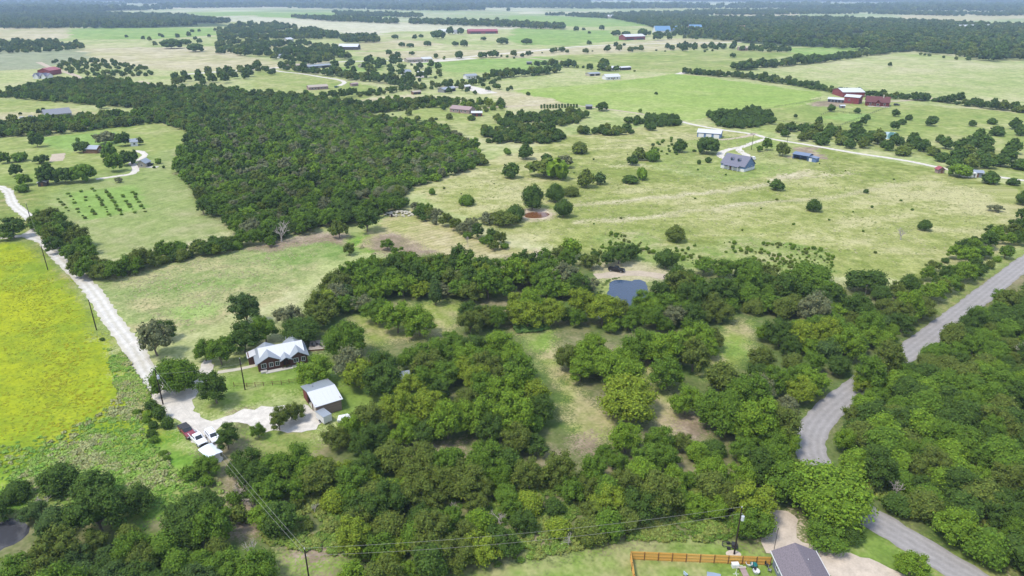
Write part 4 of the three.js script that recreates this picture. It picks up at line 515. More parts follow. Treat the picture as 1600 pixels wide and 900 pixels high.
// --- the nearest of each kind become things; the rest one mass per shape
const visible = t => { const a = toPix(t.x, 0, t.z), b = toPix(t.x, t.proto.h * t.sy, t.z), m = F * t.s * t.proto.w / 2 / a[2]; return a[0] > -m && a[0] < 1600 + m && a[1] > -5 && b[1] < 905; };
const NPART = { oak: 300, wide: 300, juniper: 300, pale: 300, cone: 300, bush: 300, dead: 300 };
const SIDE = (a, u, v) => (u < .33 ? 'left' : u > .67 ? 'right' : 'middle') + ' ' + (v < .4 ? 'back' : v > .7 ? 'front' : 'centre');
const zoneBox = {};
for (const t of trees) { const p = toPix(t.x, 0, t.z); t.p = p; if (t.zone) { const b = zoneBox[t.zone] || (zoneBox[t.zone] = [1e9, -1e9, 1e9, -1e9]); b[0] = Math.min(b[0], Math.max(0, p[0])); b[1] = Math.max(b[1], Math.min(1600, p[0])); b[2] = Math.min(b[2], p[1]); b[3] = Math.max(b[3], Math.min(900, p[1])); } }
const M4 = new THREE.Matrix4(), Q4 = new THREE.Quaternion(), UPV = new V3(0, 1, 0);
const handOnes = trees.filter(t => t.hand && t.label);
function placeWord(t) { // nearest tree or landmark with a description of its own
  let best = null, bd = 1e9; for (const h of handOnes) if (h !== t) { const d = Math.hypot(h.x - t.x, h.z - t.z); if (d < bd) { bd = d; best = h; } } return best;
}
const labelled = [];
for (const kind in KIND) {
  const all = trees.filter(t => t.kind === kind), vis = all.filter(visible).sort((a, b) => (b.label ? 1e6 : 0) - (a.label ? 1e6 : 0) + b.s * b.proto.w / b.p[2] - a.s * a.proto.w / a.p[2]);
  const single = new Set(vis.slice(0, NPART[kind]).filter(t => t.label || t.hand || (t.s * t.proto.w / t.p[2] * F > 7))), rest = all.filter(t => !single.has(t));
  const [nm, word, cat] = KINDWORD[kind];
  for (const t of single) {
    const size = t.s * t.proto.w, sw = kind === 'bush' ? '' : size > (kind === 'juniper' ? 6.6 : 8.8) ? 'large ' : size < (kind === 'juniper' ? 5.2 : 6.6) ? 'small ' : '';
    let label = t.label, group;
    if (!label && t.zone) { const b = zoneBox[t.zone]; label = `${sw}${kind === 'dead' ? '' : TINTWORD[t.tint] + ' '}${word} at ${SIDE(0, (t.p[0] - b[0]) / (b[1] - b[0]), (t.p[1] - b[2]) / (b[3] - b[2] + .01))} of ${t.zone}`; group = `${sw}${kind === 'dead' ? 'dead' : TINTWORD[t.tint]} ${cat}s in ${t.zone}`; }
    if (!label) { const h = placeWord(t), hp = h.p; const dx = t.p[0] - hp[0], dy = t.p[1] - hp[1]; const dir = Math.abs(dx) > Math.abs(dy) ? (dx < 0 ? 'left of' : 'right of') : (dy < 0 ? 'behind' : 'in front of'); const q = h.label.split(' ').slice(0, 11).join(' '); label = `${kind === 'dead' ? '' : TINTWORD[t.tint] + ' '}${word} ${dir} the ${q.replace(/^(the|a) /, '')}`; }
    label = label.split(' ').slice(0, 16).join(' ');
    const g = addThing(nm, label, cat, group); labelled.push([g, t]);
    g.position.set(t.x, 0, t.z); g.rotation.y = t.rot; g.scale.set(t.s, t.sy, t.s);
    const near = t.p[2] < 330, half = t.p[2] > 205 && t.proto.half, mid = t.p[2] < 1100;
    part(g, kind === 'dead' ? 'branches' : 'crown', near || !t.proto.mid ? (half ? t.proto.half : t.proto.crown) : mid ? t.proto.mid : t.proto.far, kind === 'dead' ? mDead : leafMat[t.tint]);
    if (t.proto.trunk) part(g, 'trunk', t.proto.trunk, mTrunk);
  }
  const buckets = new Map();
  for (const t of rest) { const lod = t.p[2] < 330 && t.p[1] > 0 ? (t.p[2] > 205 && t.proto.half ? 'half' : 'crown') : t.p[2] < 800 ? 'mid' : 'far', geo = t.proto[lod] || t.proto.crown; const k = t.proto.seed + lod; if (!buckets.has(k)) buckets.set(k, { geo, list: [] }); buckets.get(k).list.push(t); }
  const mass = new THREE.Group(); mass.name = kind === 'bush' ? numbered('scrub') : kind === 'dead' ? numbered('bare_thicket') : numbered(kind === 'juniper' || kind === 'cone' ? 'juniper_wood' : 'woodland');
  if (buckets.size) scene.add(mass);
  for (const { geo, list } of buckets.values()) {
    const im = new THREE.InstancedMesh(geo, kind === 'dead' ? mDead : mWhiteLeaf, list.length); im.castShadow = im.receiveShadow = true;
    list.forEach((t, i) => { M4.compose(new V3(t.x, 0, t.z), Q4.setFromAxisAngle(UPV, t.rot), new V3(t.s, t.sy, t.s)); im.setMatrixAt(i, M4); const c = LEAF[t.tint], v = .85 + ((i * 37) % 17) / 17 * .3; if (kind !== 'dead') im.setColorAt(i, new THREE.Color(c[0] * v, c[1] * v, c[2] * v)); });
    im.name = kind === 'dead' ? 'branches' : 'foliage'; mass.add(im);
  }
  mass.userData = { kind: 'stuff', category: kind === 'bush' ? 'shrubs' : 'woodland', label: { bush: 'low scrub scattered over the meadows and fields', dead: 'bare grey branches within the woods', wide: 'broad crowned trees far out on the plain', oak: 'broadleaf trees filling the woods and hedgerows of the plain', pale: 'thin grey green trees within the woods', juniper: 'juniper trees filling the big wood and the roadside wood', cone: 'upright junipers within the woods' }[kind] };
}
{ // trees that read alike are told apart by their order from the left
  const same = new Map(); for (const [g, t] of labelled) { const k = g.userData.label; if (!same.has(k)) same.set(k, []); same.get(k).push([g, t]); }
  const NTH = ['', 'second from left', 'third from left', 'fourth from left', 'fifth from left', 'sixth from left', 'seventh from left', 'eighth from left', 'ninth from left', 'tenth from left', 'eleventh from left', 'twelfth from left', 'thirteenth from left', 'fourteenth from left', 'fifteenth from left'];
  for (const [k, a] of same) if (a.length > 1 && a.length <= 16) { a.sort((p, q) => p[1].p[0] - q[1].p[0]); a.forEach(([g], i) => { const n = a.length, w = n === 2 ? ['left hand', 'right hand'][i] : i === 0 ? 'leftmost' : i === n - 1 ? 'rightmost' : n === 3 ? 'middle' : NTH[i]; g.userData.label = (w + ' ' + k).split(' ').slice(0, 16).join(' '); }); }
}
console.log('trees', trees.length, Object.fromEntries(Object.keys(KIND).map(k => [k, trees.filter(t => t.kind === k).length])));
// ---------------------------------------------------------------- buildings
const ribBump = (() => { const t = noiseTex(64, (i) => { const v = (i % 32) < 3 ? 1 : 0; return [v, v, v]; }, false); return t; })();
function ribbed(r, g, b, k = .62, rough = .45, metal = .15) { const t = ribBump.clone(); t.repeat.set(1.2, 1.2); t.needsUpdate = true; return new THREE.MeshStandardMaterial({ color: col(r, g, b, k), roughness: rough, metalness: metal, bumpMap: t, bumpScale: .03 }); }
const mShingle = (r, g, b, seed) => mat(new THREE.Color(1, 1, 1), .95, { map: noiseTex(256, (i, j) => { const row = j >> 3, c = ((i + (row & 1) * 9) / 18) | 0, v = .82 + .36 * (LAT[(row * 53 + c * 97 + seed * 7) & 65535] * .5 + .5) + LAT[(i * 31 + j * 577) & 65535] * .06; return [s2l(r) * ALB * v, s2l(g) * ALB * v, s2l(b) * ALB * v]; }) });
const mBoard = (r, g, b, seed, k = ALB) => mat(new THREE.Color(1, 1, 1), .85, { map: noiseTex(128, (i, j) => { const row = j >> 4, v = .86 + .2 * (LAT[(row * 91 + seed) & 65535] * .5 + .5) + LAT[(((i >> 2) * 7 + row * 333 + seed) & 65535)] * .06 - ((j & 15) === 0 ? .2 : 0); return [s2l(r) * k * v, s2l(g) * k * v, s2l(b) * k * v]; }) });
const mGlass = mat(new THREE.Color(.02, .025, .03), .08), mWhite = mat(col(250, 250, 248, .6), .6), mDark = mat(col(60, 60, 64, .5), .7), mConc = mat(col(226, 220, 206, ALB), .9), mWood = mBoard(150, 104, 70, 5), mTyre = mat(new THREE.Color(.02, .02, .02), .9), mRim = mat(new THREE.Color(.4, .4, .42), .35, { metalness: .7 });
const W = { white: mWhite, log: mBoard(118, 74, 60, 3), brown: mBoard(150, 112, 84, 9), red: mBoard(166, 76, 80, 11), darkred: mBoard(140, 62, 58, 13), blue: mBoard(128, 160, 206, 15), grey: mBoard(170, 172, 172, 17), cream: mBoard(228, 220, 200, 19), dark: mBoard(90, 82, 76, 21), pink: mBoard(196, 168, 160, 23), stone: mBoard(206, 196, 176, 25), greyblue: mBoard(150, 160, 176, 27) };
const RF = { metal: ribbed(228, 238, 248, .30), white: ribbed(255, 255, 255, .50), greyM: ribbed(196, 204, 216, .45), slate: mShingle(150, 150, 166, 1), grey: mShingle(170, 172, 178, 2), brown: mShingle(136, 92, 92, 3), pink: mShingle(196, 172, 170, 4), blue: ribbed(126, 172, 212, .5), orange: ribbed(226, 150, 130), red: ribbed(190, 84, 92, .5), shing: mShingle(150, 140, 146, 6), tan: mShingle(214, 200, 184, 8), bluegrey: ribbed(150, 168, 198, .45) };
// a roof plane: four corners, given thickness
function plate(a, b, c, d, t) {
  const A = new V3(...a), B = new V3(...b), C = new V3(...c), D = new V3(...d), n = B.clone().sub(A).cross(D.clone().sub(A)).normalize(); if (n.y < 0) n.negate();
  const ux = B.clone().sub(A).normalize(), vy = n.clone().cross(ux), p = [], uv = [];
  const top = [A, B, C, D], bot = top.map(v => v.clone().addScaledVector(n, -t));
  const quad = (...q) => { for (const v of [q[0], q[1], q[2], q[0], q[2], q[3]]) { p.push(v.x, v.y, v.z); const r = v.clone().sub(A); uv.push(r.dot(ux) / 2.4, r.dot(vy) / 2.4); } };
  quad(...top); quad(bot[3], bot[2], bot[1], bot[0]); for (let i = 0; i < 4; i++) { const j = (i + 1) % 4; quad(top[i], bot[i], bot[j], top[j]); }
  const g = new THREE.BufferGeometry(); g.setAttribute('position', new THREE.Float32BufferAttribute(p, 3)); g.setAttribute('uv', new THREE.Float32BufferAttribute(uv, 2)); g.computeVertexNormals(); return g;
}
function boxUV(g, k = 2.4) { const p = g.attributes.position, n = g.attributes.normal, uv = g.attributes.uv; for (let i = 0; i < p.count; i++) { const ax = Math.abs(n.getX(i)), ay = Math.abs(n.getY(i)), az = Math.abs(n.getZ(i)); if (ay > ax && ay > az) uv.setXY(i, p.getX(i) / k, p.getZ(i) / k); else if (ax > az) uv.setXY(i, p.getZ(i) / k, p.getY(i) / k); else uv.setXY(i, p.getX(i) / k, p.getY(i) / k); } return g; }
// gabled block: walls as one solid up to the gable, two roof planes
function wing(g, x0, x1, z0, z1, h, rise, axis, wm, rm, ov = .5, wallName = 'wall') {
  const t = .14, along = axis === 'x', w = along ? Math.abs(z1 - z0) : x1 - x0, L = along ? x1 - x0 : Math.abs(z1 - z0);
  const s = new THREE.Shape(); s.moveTo(-w / 2, 0); s.lineTo(w / 2, 0); s.lineTo(w / 2, h); s.lineTo(0, h + rise - .1); s.lineTo(-w / 2, h); s.closePath();
  let e = new THREE.ExtrudeGeometry(s, { depth: L, bevelEnabled: false }); e.translate(0, 0, -L / 2); if (along) e.rotateY(Math.PI / 2); e.translate((x0 + x1) / 2, 0, (z0 + z1) / 2);
  if (wm) part(g, wallName, boxUV(e), wm);
  const k = rise / (w / 2), cx = (x0 + x1) / 2, cz = (z0 + z1) / 2, lo = h - ov * k + .1, hi = h + rise + .1, zn = Math.max(z0, z1), zf = Math.min(z0, z1);
  if (along) { part(g, 'roof_slope', plate([x0 - ov, lo, zn + ov], [x1 + ov, lo, zn + ov], [x1 + ov, hi, cz], [x0 - ov, hi, cz], t), rm); part(g, 'roof_slope', plate([x1 + ov, lo, zf - ov], [x0 - ov, lo, zf - ov], [x0 - ov, hi, cz], [x1 + ov, hi, cz], t), rm); }
  else { part(g, 'roof_slope', plate([x0 - ov, lo, zf - ov], [x0 - ov, lo, zn + ov], [cx, hi, zn + ov], [cx, hi, zf - ov], t), rm); part(g, 'roof_slope', plate([x1 + ov, lo, zn + ov], [x1 + ov, lo, zf - ov], [cx, hi, zf - ov], [cx, hi, zn + ov], t), rm); }
}
function win(g, x, y, z, w, h, side = 0, name = 'window') { const o = new THREE.Group(); o.name = name; o.position.set(x, y, z); o.rotation.y = side; g.add(o); part(o, 'frame', merge([box(w + .16, .09, .1, 0, h / 2 + .04), box(w + .16, .09, .1, 0, -h / 2 - .04), box(.09, h, .1, -w / 2 - .03), box(.09, h, .1, w / 2 + .03), box(.05, h, .08)]), mWhite); part(o, 'pane', box(w, h, .05, 0, 0, -.01), mGlass); }
function door(g, x, z, w, h, m, side = 0, name = 'door') { const o = part(g, name, box(w, h, .09, 0, h / 2, 0), m); o.position.set(x, .02, z); o.rotation.y = side; if (w < 1.5) { const hd = part(o, 'handle', box(.06, .06, .1, w * .36, 1, .07), mRim); } }
// frame at the front wall: origin at the front left corner, x along the front, z towards the viewer
function at(g, pL, pR) { const a = P(...pL), b = P(...pR), dx = b[0] - a[0], dz = b[1] - a[1]; g.position.set(a[0], 0, a[1]); g.rotation.y = Math.atan2(-dz, dx); return Math.hypot(dx, dz); }
function building(name, label, cat, pL, pR, d, h, rise, axis, wm, rm, o = {}) {
  const g = addThing(name, label, cat, o.group), w = o.w || at(g, pL, pR); if (o.w) at(g, pL, pR);
  wing(g, 0, w, 0, -d, h, rise, axis, W[wm] || wm, RF[rm] || rm, o.ov ?? .45);
  const n = o.win ?? Math.max(1, Math.round(w / 5)), dx = w / (n + 1), wh = Math.min(1.3, h * .4);
  for (let i = 1; i <= n; i++) if (!(o.door && Math.abs(i * dx - o.door * w) < 1.2)) win(g, i * dx, h * .52, .04, Math.min(1.4, dx * .5), wh);
  if (o.door) door(g, o.door * w, .05, 1, Math.min(2.1, h - .3), mWood);
  for (let i = 0; i < (o.bays || 0); i++) { const bw = w / o.bays; door(g, (i + .5) * bw, .05, bw * .7, Math.min(3.2, h * .78), o.bayM || mDark, 0, 'bay_door'); }
  if (o.side) { win(g, w + .04, h * .52, -d * .35, 1.1, wh, Math.PI / 2); win(g, w + .04, h * .52, -d * .7, 1.1, wh, Math.PI / 2); }
  if (o.more) o.more(g, w, d, h);
  return g;
}
{ // ranch house
  const g = addThing('ranch_house', 'log walled ranch house with a pale metal roof of several gables', 'house'); const w = at(g, [404.5, 581.5], [481, 566]), L = W.log, M = RF.metal;
  const lw = w * .47, rw = w * .65;
  wing(g, 1.2, w - .8, -1, -8.2, 2.6, 1.75, 'x', L, RF.white, .5);
  wing(g, 0, lw, 0, -7.6, 2.5, 1.5, 'z', L, M, .55); wing(g, rw, w, .2, -9.2, 2.5, 1.35, 'z', L, M, .55); wing(g, lw - .1, rw + .2, .9, -2.2, 2.45, .7, 'z', null, M, .35);
  const ax = part(g, 'annex', boxUV(box(1.9, 2.3, 3, -.9, 1.15, -6.2)), L); part(ax, 'annex_roof', plate([-2.1, 2.15, -4.5], [.1, 2.75, -4.5], [.1, 2.75, -8], [-2.1, 2.15, -8], .12), RF.white);
  for (const [x, z] of [[lw + .1, .8], [rw, .8], [lw + 1.1, .8]]) part(g, 'porch_post', box(.18, 2.5, .18, x, 1.25, z), L);
  part(g, 'porch_rail', merge([box(rw - lw, .08, .08, (lw + rw) / 2, .95, .8), ...Array.from({ length: 9 }, (_, i) => box(.05, .8, .05, lw + .2 + i * (rw - lw - .3) / 8, .5, .8))]), L);
  part(g, 'porch_slab', box(w * .78, .14, 1.5, w * .52, .07, 1), mConc);
  win(g, 1.4, 1.45, .05, 1.1, 1.2); win(g, 3.2, 1.45, .05, .9, 1.1); win(g, 4.7, 1.45, .05, .9, 1.1); win(g, rw + 1.4, 1.45, .25, 1.1, 1.1); win(g, w - 1, 1.45, .25, .9, 1.1); win(g, w + .05, 1.45, -3, 1.1, 1.1, Math.PI / 2); win(g, -.05, 1.45, -2.6, 1.1, 1.1, -Math.PI / 2);
  door(g, (lw + rw) / 2, -.94, 1, 2.05, mDark); const st = part(g, 'stone_step', box(1.5, .45, 1.1, 1.2, .22, .7), mConc);
  part(g, 'vent_pipe', cyl(.09, .09, .8, 8, 8, 5, -5.4), mRim);
}
{ // deck with chairs
  const a = P(482, 549), b = P(507, 547), g = addThing('patio_deck', 'pale wooden deck on the right side of the ranch house', 'deck'); const w = at(g, [482, 549], [508, 547]);
  const boards = 16; for (let i = 0; i < boards; i++) part(g, 'plank', box(w - .02, .05, 5.2 / boards - .03, w / 2, .42 + (i % 3) * .004, -i * 5.2 / boards - .16), mBoardDeck(i)); part(g, 'skirt', merge([box(w, .38, .08, w / 2, .2, 0), box(.08, .38, 5.2, w, .2, -2.6)]), mWood);
  part(g, 'rail', merge([box(.08, .9, .08, w - .1, .85, -.1), box(.08, .9, .08, w - .1, .85, -2.6), box(.08, .9, .08, w - .1, .85, -5), box(.07, .07, 5, w - .1, 1.3, -2.6)]), mWood);
  const seat = [['leftmost of the black patio chairs on the deck', .28, 1.6], ['middle one of the black patio chairs on the deck', .5, 2.4], ['rightmost of the black patio chairs on the deck', .74, 1.4]];
  for (const [label, u, zz] of seat) { const c = addThing('patio_chair', label, 'chair', 'black patio chairs on the deck'); const v = new V3(w * u, .45, -zz).applyAxisAngle(UPV, g.rotation.y).add(g.position); c.position.copy(v); c.rotation.y = g.rotation.y + u * 4; part(c, 'seat', box(.6, .08, .6, 0, .42, 0), mDark); part(c, 'backrest', box(.6, .65, .08, 0, .78, -.3), mDark); for (const [x, z] of [[-.26, -.26], [.26, -.26], [-.26, .26], [.26, .26]]) part(c, 'leg', box(.05, .4, .05, x, .2, z), mDark); }
}
function mBoardDeck(i) { return [W.cream, W.stone, W.pink][i % 3]; }
{ // barn with open left side
  const g = addThing('metal_roof_barn', 'white metal roofed open sided barn below the ranch house', 'barn'); const w = at(g, [496, 652], [534.5, 640]), d = 10;
  const B = mBoard(178, 152, 134, 41); part(g, 'front_wall', boxUV(box(w, 3, .14, w / 2, 1.5, 0)), B); part(g, 'back_wall', boxUV(box(w, 3, .14, w / 2, 1.5, -d)), B); part(g, 'right_wall', boxUV(box(.14, 3.2, d - .2, w, 1.6, -d / 2)), B); part(g, 'end_wall', boxUV(box(.14, 3, d * .3, 0, 1.5, -d * .84)), W.darkred);
  for (const z of [-.2, -3.2, -6.6]) part(g, 'post', box(.18, 3.1, .18, .05, 1.55, z), mWood); part(g, 'dirt_floor', box(w - .2, .06, d - .2, w / 2, .03, -d / 2), mConc);
  const lo = 2.95, hi = 4.1, o = .4; part(g, 'roof_slope', plate([-o, lo, o], [w + o, lo, o], [w + o, hi, -d / 2], [-o, hi, -d / 2], .12), RF.white); part(g, 'roof_slope', plate([w + o, lo, -d - o], [-o, lo, -d - o], [-o, hi, -d / 2], [w + o, hi, -d / 2], .12), RF.metal);
  part(g, 'roof_vent', cyl(.12, .12, .5, 8, 1.6, 3.6, -d * .75), mRim);
}
building('garden_shed', 'small grey roofed shed hidden among trees in the middle grove', 'shed', [623, 604], [640, 601], 3, 2.3, .8, 'x', 'dark', 'greyM', { win: 1 });
{ const g = addThing('cargo_trailer', 'small white box trailer beside the open sided barn', 'trailer'); at(g, [507, 665], [520, 659]); part(g, 'box', new THREE.BoxGeometry(2, 1.7, 3.4).translate(1, 1.25, -1.7), mWhite); part(g, 'lid', box(2.1, .06, 3.5, 1, 2.14, -1.7), RF.metal); part(g, 'drawbar', bar([1, .5, 0], [1, .45, 1.2], .05), mDark); for (const x of [-.08, 2.08]) { const q = part(g, 'wheel', new THREE.CylinderGeometry(.34, .34, .2, 14).rotateZ(Math.PI / 2).translate(x, .34, -1.8), mTyre); part(q, 'rim', new THREE.CylinderGeometry(.18, .18, .22, 10).rotateZ(Math.PI / 2).translate(x, .34, -1.8), mRim); } }
{ const g = addThing('tarp_heap', 'heap of white tarps and sheets under a tree by the barn', 'tarps'); const [x, z] = P(547, 655); g.position.set(x, 0, z); const r = rng(3); for (let i = 0; i < 5; i++) { const s = new THREE.BoxGeometry(1.6 + r(), .35, 1.2 + r() * .6, 4, 1, 4), p = s.attributes.position; for (let k = 0; k < p.count; k++) p.setY(k, p.getY(k) + vn(p.getX(k) * 1.7 + i * 9, p.getZ(k) * 1.7) * .22); s.rotateY(r() * 3); s.computeVertexNormals(); const m = part(g, 'tarp', s, mWhite); m.position.set(r() * 3.4 - 1.7, .25 + i * .12, r() * 2 - 1); } }
{ // shingled house at the bottom edge
  const g = addThing('shingled_house', 'grey shingled gable house cut by the bottom edge', 'house'); g.position.set(43.6, 0, -74.5); const w = 6.5; wing(g, 0, w, 0, -12.4, 2.9, 1.55, 'z', W.greyblue, RF.shing, .45);
  win(g, -.05, 1.5, -10.4, 1, 1.1, -Math.PI / 2); win(g, -.05, 1.5, -8.2, .9, 1.1, -Math.PI / 2); win(g, w / 2, 1.5, -12.46, 1.2, 1.1, Math.PI); door(g, -.06, -6.4, .9, 2.05, mWhite, -Math.PI / 2); part(g, 'vent_pipe', cyl(.07, .07, .5, 8, 4.2, 3.7, -9.6), mWhite); part(g, 'fascia', merge([box(.08, .2, 13.4, -.55, 2.68, -6.2), box(.08, .2, 13.4, w + .55, 2.68, -6.2)]), mWhite);
}
{ // privacy fence: panels of boards between posts
  const A = [20.0, -88.2], B = [43.2, -86.9], C = [19.6, -76];
  const g = addThing('privacy_fence', 'honey coloured wooden privacy fence round the back yard lawn', 'fence'); const pale = [mBoard(226, 176, 88, 31, .74), mBoard(218, 164, 76, 33, .74), mBoard(230, 184, 100, 35, .74)];
  let k = 0; for (const [a, b] of [[A, B], [A, C]]) {
    const dx = b[0] - a[0], dz = b[1] - a[1], l = Math.hypot(dx, dz), n = Math.round(l / 2.4), s = l / n, rot = Math.atan2(-dz, dx);
    for (let i = 0; i < n; i++) { const bs = []; for (let j = 0; j < 16; j++) bs.push(box(s / 16 - .014, 1.82 + ((j * 7 + i * 3) % 5) * .006, .02, -s / 2 + (j + .5) * s / 16, .95, 0)); const m = part(g, 'fence_panel', merge(bs), pale[(k++ * 2 + (i % 2)) % 3]); m.position.set(a[0] + dx * (i + .5) / n, 0, a[1] + dz * (i + .5) / n); m.rotation.y = rot; for (const y of [.35, .95, 1.6]) part(m, 'rail', box(s - .1, .09, .045, 0, y, .034), pale[1]); }
    for (let i = 0; i <= n; i++) if (!(k > n && i === 0)) { const p = part(g, 'post', box(.1, 1.86, .1, 0, .93, .07), mWood); p.position.set(a[0] + dx * i / n, 0, a[1] + dz * i / n); p.rotation.y = rot; }
  }
}
function railFence(name, label, pix, step, hgt, m, rails) { const g = addThing(name, label, 'fence'); const L = PP(pix); let prev = null; for (let s = 0; s < L.length - 1; s++) { const a = L[s], b = L[s + 1], l = Math.hypot(b[0] - a[0], b[1] - a[1]), n = Math.max(1, Math.round(l / step)); for (let i = s ? 1 : 0; i <= n; i++) { const x = a[0] + (b[0] - a[0]) * i / n, z = a[1] + (b[1] - a[1]) * i / n; const q = part(g, 'post', cyl(.07, .06, hgt, 6), m); q.position.set(x, 0, z); if (prev) for (const y of rails) part(g, 'rail', bar([prev[0], y, prev[1]], [x, y, z], .04, .04, 5), m); prev = [x, z]; } } }
railFence('rail_fence', 'rustic wooden rail fence across the lawn before the ranch house', [[366, 604], [386, 605], [412, 603], [440, 601], [464, 597], [488, 589]], 2.4, 1.25, mWood, [.5, 1.0]);
railFence('paddock_fence', 'thin dark paddock fence below the red barn', [[1204, 189], [1255, 194], [1313, 197], [1392, 166]], 5, 1.4, mDark, [.5, .9, 1.3]); railFence('paddock_fence', 'dark fence closing the small green paddock by the red barn', [[1283, 180], [1300, 174], [1346, 180]], 5, 1.4, mDark, [.5, .9, 1.3]); railFence('paddock_fence', 'dark fence left of the low white roofed shed', [[1210, 168], [1250, 162], [1282, 155]], 5, 1.4, mDark, [.5, .9, 1.3]);
// --- farms and houses over the plain
const bays = (n, m) => ({ bays: n, bayM: m, win: 0 });
building('blue_house', 'blue grey house with two dormers in the right meadow', 'house', [1126, 262], [1157, 268], 11, 3, 4.4, 'x', 'blue', 'slate', { w: 14, door: .42, side: true, more: (g, w) => {
  for (const u of [.36, .66]) { const o = new THREE.Group(); o.name = 'dormer'; o.position.set(w * u, 4.3, -2.2); g.add(o); part(o, 'dormer_wall', box(1.5, 1.5, 2.2, 0, .75, -.8), W.blue); part(o, 'pane', box(.9, .9, .05, 0, .85, .33), mGlass); part(o, 'dormer_roof', merge([plate([-1, 1.3, .6], [0, 2.2, .6], [0, 2.2, -2.6], [-1, 1.3, -2.6], .1), plate([0, 2.2, .6], [1, 1.3, .6], [1, 1.3, -2.6], [0, 2.2, -2.6], .1)]), RF.slate); }
  part(g, 'base_course', merge([box(w + .1, 1.5, .12, w / 2, .75, .03), box(.12, 1.5, 11, w + .03, .75, -5.5)]), mWhite); part(g, 'porch_roof', plate([2, 2.6, 2.2], [w - 2.4, 2.6, 2.2], [w - 2.4, 3.1, 0], [2, 3.1, 0], .1), RF.slate); for (const u of [.18, .4, .6, .8]) part(g, 'porch_post', box(.18, 2.6, .18, w * u, 1.3, 2), mWhite); } });
building('metal_workshop', 'blue metal workshop with a bright white roof up the lane', 'workshop', [1089, 214], [1128, 217], 9, 3.2, 1.6, 'x', 'blue', 'white', { ...bays(3, mWhite), w: 15 });
{ const g = addThing('open_shed', 'open fronted blue metal shed right of the blue grey house', 'shed'); const w = at(g, [1238, 248], [1262, 252]), d = 6; part(g, 'back_wall', boxUV(box(w, 3, .12, w / 2, 1.5, -d)), W.blue); part(g, 'left_wall', boxUV(box(.12, 3, d, 0, 1.5, -d / 2)), W.blue); part(g, 'right_wall', boxUV(box(.12, 3, d, w, 1.5, -d / 2)), W.blue); part(g, 'roof_slope', plate([-.4, 2.9, .4], [w + .4, 2.9, .4], [w + .4, 4, -d / 2], [-.4, 4, -d / 2], .12), RF.bluegrey); part(g, 'roof_slope', plate([w + .4, 2.9, -d - .4], [-.4, 2.9, -d - .4], [-.4, 4, -d / 2], [w + .4, 4, -d / 2], .12), RF.bluegrey); const an = part(g, 'lean_to', boxUV(box(4.4, 2.4, 4, w + 2.4, 1.2, -2)), W.blue); part(an, 'lean_to_roof', plate([w, 2.9, .4], [w + 4.9, 2.4, .4], [w + 4.9, 2.4, -4.3], [w, 2.9, -4.3], .1), RF.bluegrey); part(an, 'door', box(1.6, 1.9, .06, w + 1.4, .97, .05), mWhite); for (const u of [.05, .5, .95]) part(g, 'post', box(.16, 3, .16, w * u, 1.5, 0), W.blue); }
building('stable', 'long low stable with a white roof beside the tall red barn', 'stable', [1293, 159], [1319, 161], 7, 2.6, 1.1, 'x', 'greyblue', 'white', bays(5, mDark));
building('red_barn', 'tall red barn with a white roof in the right hand farmyard', 'barn', [1318, 161], [1341, 163], 12, 5.6, 1.4, 'x', 'red', 'white', { win: 2, door: .6 });
building('riding_arena', 'wide white roofed arena behind the tall red barn', 'arena', [1316, 152], [1350, 152], 22, 4.6, 2.4, 'x', 'red', 'white', { win: 0 });
building('red_roof_house', 'large house with a brown red roof beside the red barn', 'house', [1352, 165], [1389, 167], 12, 3.4, 4, 'x', 'darkred', 'brown', { door: .3, side: true, more: (g, w) => { wing(g, w * .38, w * .64, 2.4, -4, 3, 2.6, 'z', W.darkred, RF.brown, .5, 'gable_wall'); win(g, w * .51, 1.7, 2.45, 2.2, 1.4); part(g, 'chimney', boxUV(box(1, 3.6, 1, w * .72, 7.2, -5)), W.cream); part(g, 'terrace', box(w * .9, .2, 4, w * .55, .1, 2.6), mConc); } });
building('low_shed', 'small white topped shed on the green before the red barn', 'shed', [1313, 169], [1320, 169], 3, 2, .5, 'x', 'grey', 'white', { win: 0, door: .5 });
building('white_cabin', 'small pale cabin at the end of the bending white track', 'cabin', [216, 262], [228, 262], 6, 2.5, 1.6, 'z', 'stone', 'metal', { win: 1, more: (g, w) => { part(g, 'terrace', box(6, .12, 3.4, w + 3, .06, -1.4), mConc); } });
building('metal_roof_cabin', 'metal roofed cabin between trees in the left pasture', 'cabin', [152, 240], [161, 237], 9, 2.8, 1.6, 'z', 'brown', 'greyM', { win: 1 });
building('tool_shed', 'dark little shed with a white roof left of the three oaks', 'shed', [60, 292], [73, 291], 4, 2.2, .9, 'z', 'dark', 'white', { win: 0, door: .5 });
building('pasture_cottage', 'white roofed cottage among trees at the top of the left pasture', 'cottage', [205, 229], [216, 228], 6, 2.8, 1.4, 'x', 'white', 'metal', { win: 1 });
building('grey_house', 'wide grey roofed house with bare ground before it at the left', 'house', [72, 186], [113, 182], 13, 3, 3.2, 'x', 'grey', 'grey', { door: .6, side: true });
building('red_barn', 'red metal barn beside a white gabled house in the far left', 'barn', [60, 118], [79, 118], 22, 5.4, 2.6, 'z', 'red', 'red', { ...bays(1, mDark) });
building('white_house', 'white house with several gables before the far left red barn', 'house', [52, 123], [76, 123], 9, 3, 2.6, 'x', 'white', 'slate', { more: (g, w) => { for (const u of [.15, .62]) wing(g, w * u, w * (u + .28), 2, -5, 3, 3.2, 'z', mWhite, RF.slate, .4, 'gable_wall'); } });
building('long_house', 'long low pinkish house beside the curving white drive', 'house', [483, 141], [513, 139], 8, 2.8, 1.6, 'x', 'pink', 'tan', { win: 5, door: .5 });
